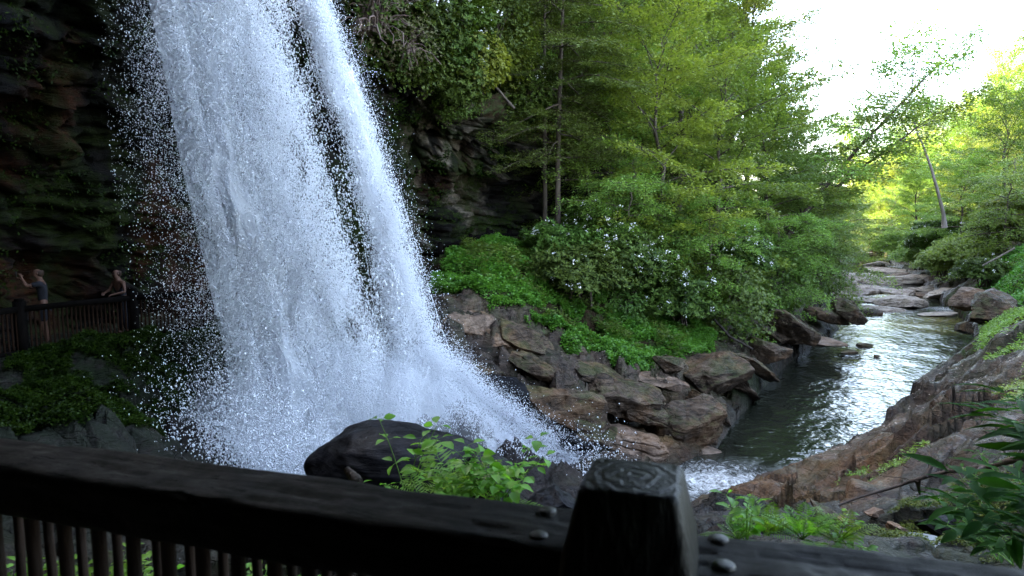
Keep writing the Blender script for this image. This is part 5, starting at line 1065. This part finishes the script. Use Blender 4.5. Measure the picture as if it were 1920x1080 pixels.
# ------------------------------------------------------------------ far fence on the path and the little railing under the cliff
M['oldwood'] = plain_mat('old_fence_wood', (.0012, .001, .0008), (.004, .003, .0025), .9, 6, .5, spec=.03); M['oldpick'] = plain_mat('old_picket_wood', (.004, .002, .0012), (.018, .009, .005), .9, 8, .4, spec=.03)
def fence(pts, Ht, np_, label, spacing, tops=(.12, .12), lower=.15, postr=.09, group=None):
    root = empty('wooden_fence', tuple(pts[0])); o0 = np.array(pts[0]); tag(root, label, 'fence', group)
    first = None; fp = None
    for j in range(len(pts)):
        g = Geo(); h_ = Ht + .12; g.box((-postr, -postr, -.4), (postr, postr, h_)); g.box((-postr * .75, -postr * .75, h_), (postr * .75, postr * .75, h_ + .05))
        if fp is None: fp = o = g.build('post', M['oldwood'], root)
        else: o = fp.copy(); COL.objects.link(o); o.parent = root
        o.location = tuple(np.array(pts[j]) - o0)
        if j + 1 < len(pts):
            a, b_ = np.array(pts[j]) - o0, np.array(pts[j + 1]) - o0; d = b_ - a; L = np.linalg.norm(d[:2]); an = math.atan2(d[1], d[0]); sl_ = d[2] / L
            for nm, zz, hh_ in (('top_rail', Ht, tops[1]), ('bottom_rail', lower, .1)):
                g = Geo(); w_ = tops[0] / 2; x0, x1 = .06, L - .06
                Vb = [(x0, -w_, zz - hh_ + sl_ * x0), (x1, -w_, zz - hh_ + sl_ * x1), (x1, w_, zz - hh_ + sl_ * x1), (x0, w_, zz - hh_ + sl_ * x0), (x0, -w_, zz + sl_ * x0), (x1, -w_, zz + sl_ * x1), (x1, w_, zz + sl_ * x1), (x0, w_, zz + sl_ * x0)]
                g.add(Vb, [(0, 3, 2, 1), (4, 5, 6, 7), (0, 1, 5, 4), (1, 2, 6, 5), (2, 3, 7, 6), (3, 0, 4, 7)]); o = g.build(nm, M['oldwood'], root); o.location = tuple(a); o.rotation_euler = (0, 0, an)
            m_ = int(L / spacing)
            for k in range(1, m_):
                if first is None:
                    g = Geo(); g.tube([(0, 0, lower - .02), (0, 0, Ht - tops[1] + .01)], .021, 6); first = o = g.build('picket', M['oldpick'], root, smooth=True)
                else: o = first.copy(); COL.objects.link(o); o.parent = root
                q = a + d * k / m_; o.location = tuple(q)
fence([(-11.6, 12.6, -1.52), (-10.7, 14.7, -1.5), (-9.3, 16.6, -1.48), (-7.6, 18.6, -1.5)], 1.1, 0, 'dark old picket fence along the path behind the falls at the left', .088)
fa_, fb_ = P(883, 474, 27.6), P(915, 462, 28.6)
fence([tuple(P(826, 490, 26.6)), tuple(fa_), tuple(fb_)], .6, 0, 'small reddish railing on the path below the cliff right of the falls', .13)
fence([tuple(P(921, 461, 28.8)), tuple(P(955, 459, 29.6)), tuple(P(990, 458, 30.2))], .5, 0, 'dim low railing at the cliff foot behind the shrubs', .4)

# ------------------------------------------------------------------ people on the path
M['skin'] = plain_mat('skin', (.07, .035, .023), (.10, .052, .035), .5, 20, .05); M['blackcloth'] = plain_mat('black_cloth', (.008, .008, .010), (.016, .016, .02), .9, 20, .2); M['hair'] = plain_mat('dark_hair', (.012, .007, .005), (.04, .022, .014), .6, 30, .4, (1, 1, .2))
def skinned(name, verts, edges, radii, mat, parent, sub=2, root=0):
    me = bpy.data.meshes.new(name); me.from_pydata([tuple(v) for v in verts], edges, []); o = bpy.data.objects.new(name, me); COL.objects.link(o)
    md = o.modifiers.new('skin', 'SKIN'); md.use_smooth_shade = True
    for k, rd in enumerate(radii):
        sv = me.skin_vertices[0].data[k]; sv.radius = rd if isinstance(rd, tuple) else (rd, rd); sv.use_root = (k == root)
    s2 = o.modifiers.new('sub', 'SUBSURF'); s2.levels = sub; s2.render_levels = sub
    dg = bpy.context.evaluated_depsgraph_get(); me2 = bpy.data.meshes.new_from_object(o.evaluated_get(dg)); o.modifiers.clear(); o.data = me2; me2.name = name
    me2.materials.clear(); me2.materials.append(mat); o.parent = parent; return o
def person(x, y, z, rz, J, label, shorts=False, tank=True, group=None):
    """J: joint positions for arms/legs/head, figure facing -Y at rest"""
    root = empty('person', (x, y, z), rz); tag(root, label, 'person', group)
    Vn, E, Rd = [], [], []
    def a(p, r_, par=None):
        Vn.append(p); Rd.append(r_)
        if par is not None: E.append((par, len(Vn) - 1))
        return len(Vn) - 1
    h = a(J['hip'], (.15, .11)); w = a(J['waist'], (.125, .09), h); c = a(J['chest'], (.155, .105), w); nk = a(J['neck'], .055, c); hb = a(J['head0'], (.068, .078), nk); hm = a(J['head1'], (.078, .098), hb); a(J['head2'], (.05, .06), hm)
    nose = a(tuple(np.array(J['head0']) * .5 + np.array(J['head1']) * .5 + np.array(J['face']) * .105), .012, hb)
    for s in 'LR':
        sh_ = a(J['sh' + s], .058, c); up_ = a(tuple((np.array(J['sh' + s]) * .5 + np.array(J['el' + s]) * .5)), .046, sh_); el_ = a(J['el' + s], .038, up_); fo = a(tuple(np.array(J['el' + s]) * .65 + np.array(J['wr' + s]) * .35), .038, el_); wr = a(J['wr' + s], .024, fo)
        d = unit(np.array(J['wr' + s]) - np.array(J['el' + s])); sd = unit(np.cross(d, [.2, .1, 1.])); pm = a(tuple(np.array(J['wr' + s]) + d * .05), (.038, .018), wr)
        for k in range(4):
            f0_ = np.array(J['wr' + s]) + d * .095 + sd * (k - 1.5) * .021; k1 = a(tuple(f0_), .0095, pm); k2 = a(tuple(f0_ + d * .03 + np.array([0, 0, -.012])), .0085, k1); a(tuple(f0_ + d * .045 + np.array([0, 0, -.035])), .007, k2)
        t0 = np.array(J['wr' + s]) + d * .03 + sd * .045; k1 = a(tuple(t0), .011, pm); a(tuple(t0 + d * .03 + sd * .015), .009, k1)
        hp = a(J['th' + s], .088, h); kn = a(J['kn' + s], .058, hp); cf = a(tuple(np.array(J['kn' + s]) * .7 + np.array(J['an' + s]) * .3), .056, kn); an = a(J['an' + s], .038, cf); a(tuple(np.array(J['an' + s]) + np.array([0, -.15, -.05])), (.045, .03), an)
    skinned('body', Vn, E, Rd, M['skin'], root)
    k = .013; ch = np.array(J['chest']); hp_ = np.array(J['hip'])
    V2 = [tuple(np.array(J['waist']) * .2 + hp_ * .8), J['waist'], J['chest']]; R2_ = [(.15, .115), (.142, .108), (.170, .122)]; E2 = [(0, 1), (1, 2)]
    for s in 'LR':
        V2.append(tuple(np.array(J['sh' + s]) * (.9 if tank else 1))); R2_.append(.05 if tank else .072); E2.append((2, len(V2) - 1))
        if not tank: V2.append(tuple(np.array(J['sh' + s]) * .35 + np.array(J['el' + s]) * .65)); R2_.append(.06); E2.append((len(V2) - 2, len(V2) - 1))
    skinned('shirt', V2, E2, R2_, M['blackcloth'], root)
    V2 = [tuple(hp_ + [0, 0, .03])]; R2_ = [(.165, .13)]; E2 = []
    for s in 'LR':
        V2.append(J['th' + s]); R2_.append(.105); E2.append((0, len(V2) - 1)); e_ = np.array(J['kn' + s]) if shorts else np.array(J['an' + s]) + [0, 0, .06]; V2.append(tuple(J['kn' + s] if not shorts else e_ * .85 + np.array(J['th' + s]) * .15)); R2_.append(.08); E2.append((len(V2) - 2, len(V2) - 1))
        if not shorts: V2.append(tuple(e_)); R2_.append(.06); E2.append((len(V2) - 2, len(V2) - 1))
    skinned('shorts' if shorts else 'trousers', V2, E2, R2_, M['blackcloth'], root)
    h1 = np.array(J['head1']); fc = np.array(J['face']); V2 = [tuple(h1 - fc * .028 + [0, 0, .05]), tuple(h1 - fc * .05 - [0, 0, .05]), tuple(h1 - fc * .06 - [0, 0, .12])]; skinned('hair', V2, [(0, 1), (1, 2)], [(.098, .118), (.096, .09), (.07, .055)], M['hair'], root)
    for s in (-1, 1):
        sd = np.cross(fc, [0, 0, 1.]); e_ = h1 * .8 + np.array(J['head0']) * .2 + fc * .078 + sd * s * .03; o = blob('eye', tuple(e_), (.012, .012, .009), M['blackcloth'], 0, 0, 2, root); o = blob('ear', tuple(h1 * .7 + np.array(J['head0']) * .3 + sd * s * .08), (.012, .02, .03), M['skin'], 0, 0, 2, root)
    o = blob('mouth', tuple(np.array(J['head0']) * .85 + h1 * .15 + fc * .075), (.022, .012, .006), plain_mat('lips', (.25, .08, .07), (.3, .1, .09)), 0, 0, 2, root)
    return root
J2 = dict(hip=(0, .05, .92), waist=(0, .03, 1.08), chest=(0, -.02, 1.30), neck=(0, -.04, 1.45), head0=(0, -.07, 1.53), head1=(.0, -.07, 1.62), head2=(0, -.06, 1.69), face=(0, -1, 0),
          shL=(.19, -.02, 1.38), elL=(.30, -.06, 1.14), wrL=(.20, -.26, 1.10), shR=(-.19, -.02, 1.38), elR=(-.27, -.10, 1.16), wrR=(-.16, -.28, 1.12),
          thL=(.09, .04, .80), knL=(.11, 0, .48), anL=(.12, .06, .09), thR=(-.09, .04, .80), knR=(-.10, .02, .48), anR=(-.12, .06, .09))
person(-10.0, 17.3, -1.5, R(-28), J2, 'woman in black tank top leaning on the old fence behind the spray', group=None)
J1 = dict(hip=(0, .02, .98), waist=(0, .02, 1.15), chest=(0, 0, 1.40), neck=(0, -.02, 1.56), head0=(0, -.05, 1.65), head1=(0, -.05, 1.74), head2=(0, -.04, 1.81), face=(0, -1, 0),
          shL=(.21, 0, 1.48), elL=(.24, -.26, 1.44), wrL=(.07, -.36, 1.64), shR=(-.21, 0, 1.48), elR=(-.26, -.22, 1.34), wrR=(-.06, -.38, 1.56),
          thL=(.10, .02, .84), knL=(.12, 0, .50), anL=(.13, .05, .09), thR=(-.10, .02, .84), knR=(-.12, 0, .50), anR=(-.14, .05, .09))
person(-11.1, 16.0, -1.5, R(-62), J1, 'person in dark shirt and shorts holding a phone up to the falls', shorts=True, tank=False)
g = Geo(); g.box((-.004, -.04, -.075), (.004, .04, .075)); ph = g.build('phone', M['blackcloth']); ph.rotation_euler = (0, 0, R(28)); th_ = R(-62); px_, py_ = .0, -.46
ph.location = (-11.1 + px_ * math.cos(th_) - py_ * math.sin(th_), 16.0 + px_ * math.sin(th_) + py_ * math.cos(th_), -1.5 + 1.70); tag(ph, 'dark phone held up in the left visitor\'s raised hand', 'phone')
